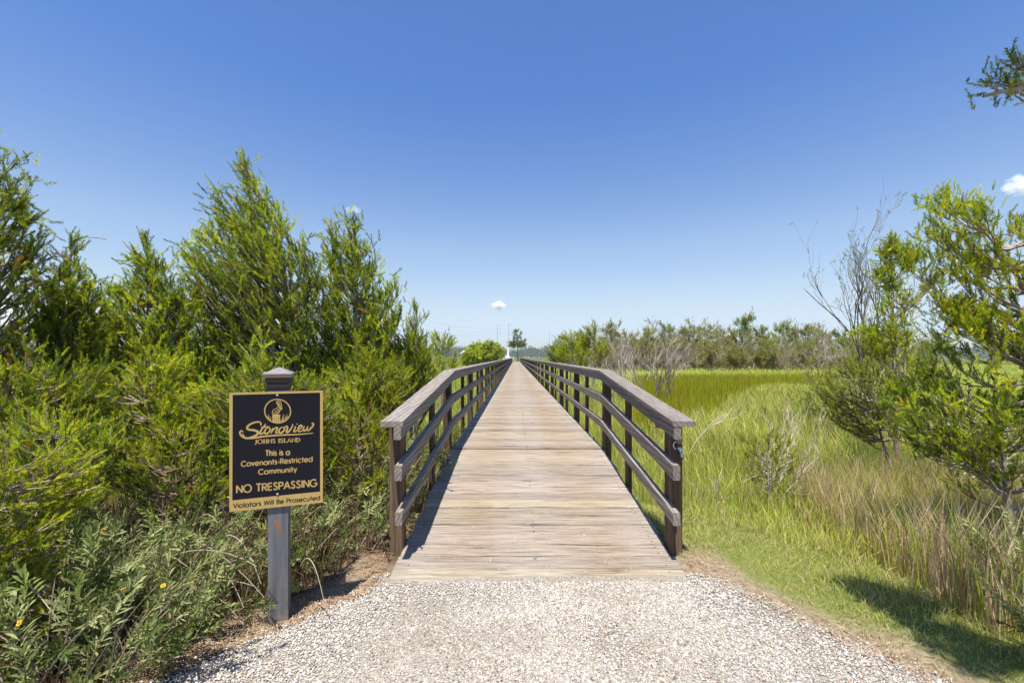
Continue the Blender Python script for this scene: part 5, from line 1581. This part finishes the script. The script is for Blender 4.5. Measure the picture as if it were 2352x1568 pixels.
# ------------------------------------------------------------------ clouds: small bodies of vapour
def cloud(label, px, py, Y, w_, h_, dens, seed, off=0.0):
    c_ = at(px, py, Y)
    R_ = np.random.default_rng(seed)
    wx = w_ / FV * Y / 2; wz = h_ / FV * Y / 2
    import bmesh
    bm = bmesh.new(); bmesh.ops.create_icosphere(bm, subdivisions=3, radius=1.0)
    me = bpy.data.meshes.new('cloud'); bm.to_mesh(me); bm.free()
    o_ = bpy.data.objects.new('cloud', me); COL.objects.link(o_)
    o_.location = tuple(c_); o_.scale = (wx, wx * 0.6, wz)
    m_, n, out = nt('cloud_vapour')
    tc = N(n, 'ShaderNodeTexCoord').outputs['Object']
    ln = N(n, 'ShaderNodeVectorMath', operation='LENGTH'); n.links.new(tc, ln.inputs[0])
    nz = noise(n, 1.7, 5, mapped(n, tc, (1, 1, 1), (seed * 3.1, seed, 0)), 0.6)
    a_ = N(n, 'ShaderNodeMath', operation='MULTIPLY_ADD'); n.links.new(nz, a_.inputs[0]); a_.inputs[1].default_value = 2.0; a_.inputs[2].default_value = -0.35 + off
    b_ = N(n, 'ShaderNodeMath', operation='SUBTRACT'); n.links.new(a_.outputs[0], b_.inputs[0]); n.links.new(ln.outputs[1], b_.inputs[1])
    c2 = N(n, 'ShaderNodeMath', operation='MULTIPLY', use_clamp=False); n.links.new(b_.outputs[0], c2.inputs[0]); c2.inputs[1].default_value = dens / wz
    d_ = N(n, 'ShaderNodeMath', operation='MAXIMUM'); n.links.new(c2.outputs[0], d_.inputs[0]); d_.inputs[1].default_value = 0.0
    v = N(n, 'ShaderNodeVolumePrincipled'); v.inputs['Color'].default_value = (1, 1, 1, 1); v.inputs['Anisotropy'].default_value = 0.0
    n.links.new(d_.outputs[0], v.inputs['Density']); n.links.new(v.outputs[0], out.inputs['Volume'])
    me.materials.append(m_)
    tag(o_, label, 'cloud', 'small white clouds')
    return o_


cloud('small bright white cloud above the lone pine', 1147, 701, 1500, 44, 27, 14, 3)
cloud('white cloud at the top of the edge cedar, cut by the frame', 2356, 425, 1500, 120, 62, 7, 5)
cloud('pale low cloud seen between the cedars at the far left', 95, 728, 1700, 420, 150, 9, 8)
cloud('faint low cloud between the thin cedar and the pointed cedar', 235, 716, 1700, 170, 80, 6, 12)
cloud('thin wisp of cloud over the three-tipped cedar', 808, 482, 1500, 60, 24, 1.0, 15)

# ------------------------------------------------------------------ the air over the marsh
s = Soup(); s.box((-1300, -40, -2.5), (1400, 1250, 60), (1, 1, 1))
m, n, out = nt('haze')
v = N(n, 'ShaderNodeVolumePrincipled'); v.inputs['Color'].default_value = (0.86, 0.93, 1.0, 1)
v.inputs['Density'].default_value = 0.00025; v.inputs['Anisotropy'].default_value = 0.2
n.links.new(v.outputs[0], out.inputs['Volume'])
o = s.build('haze', m); tag(o, 'thin pale summer haze over the marsh', kind='stuff')
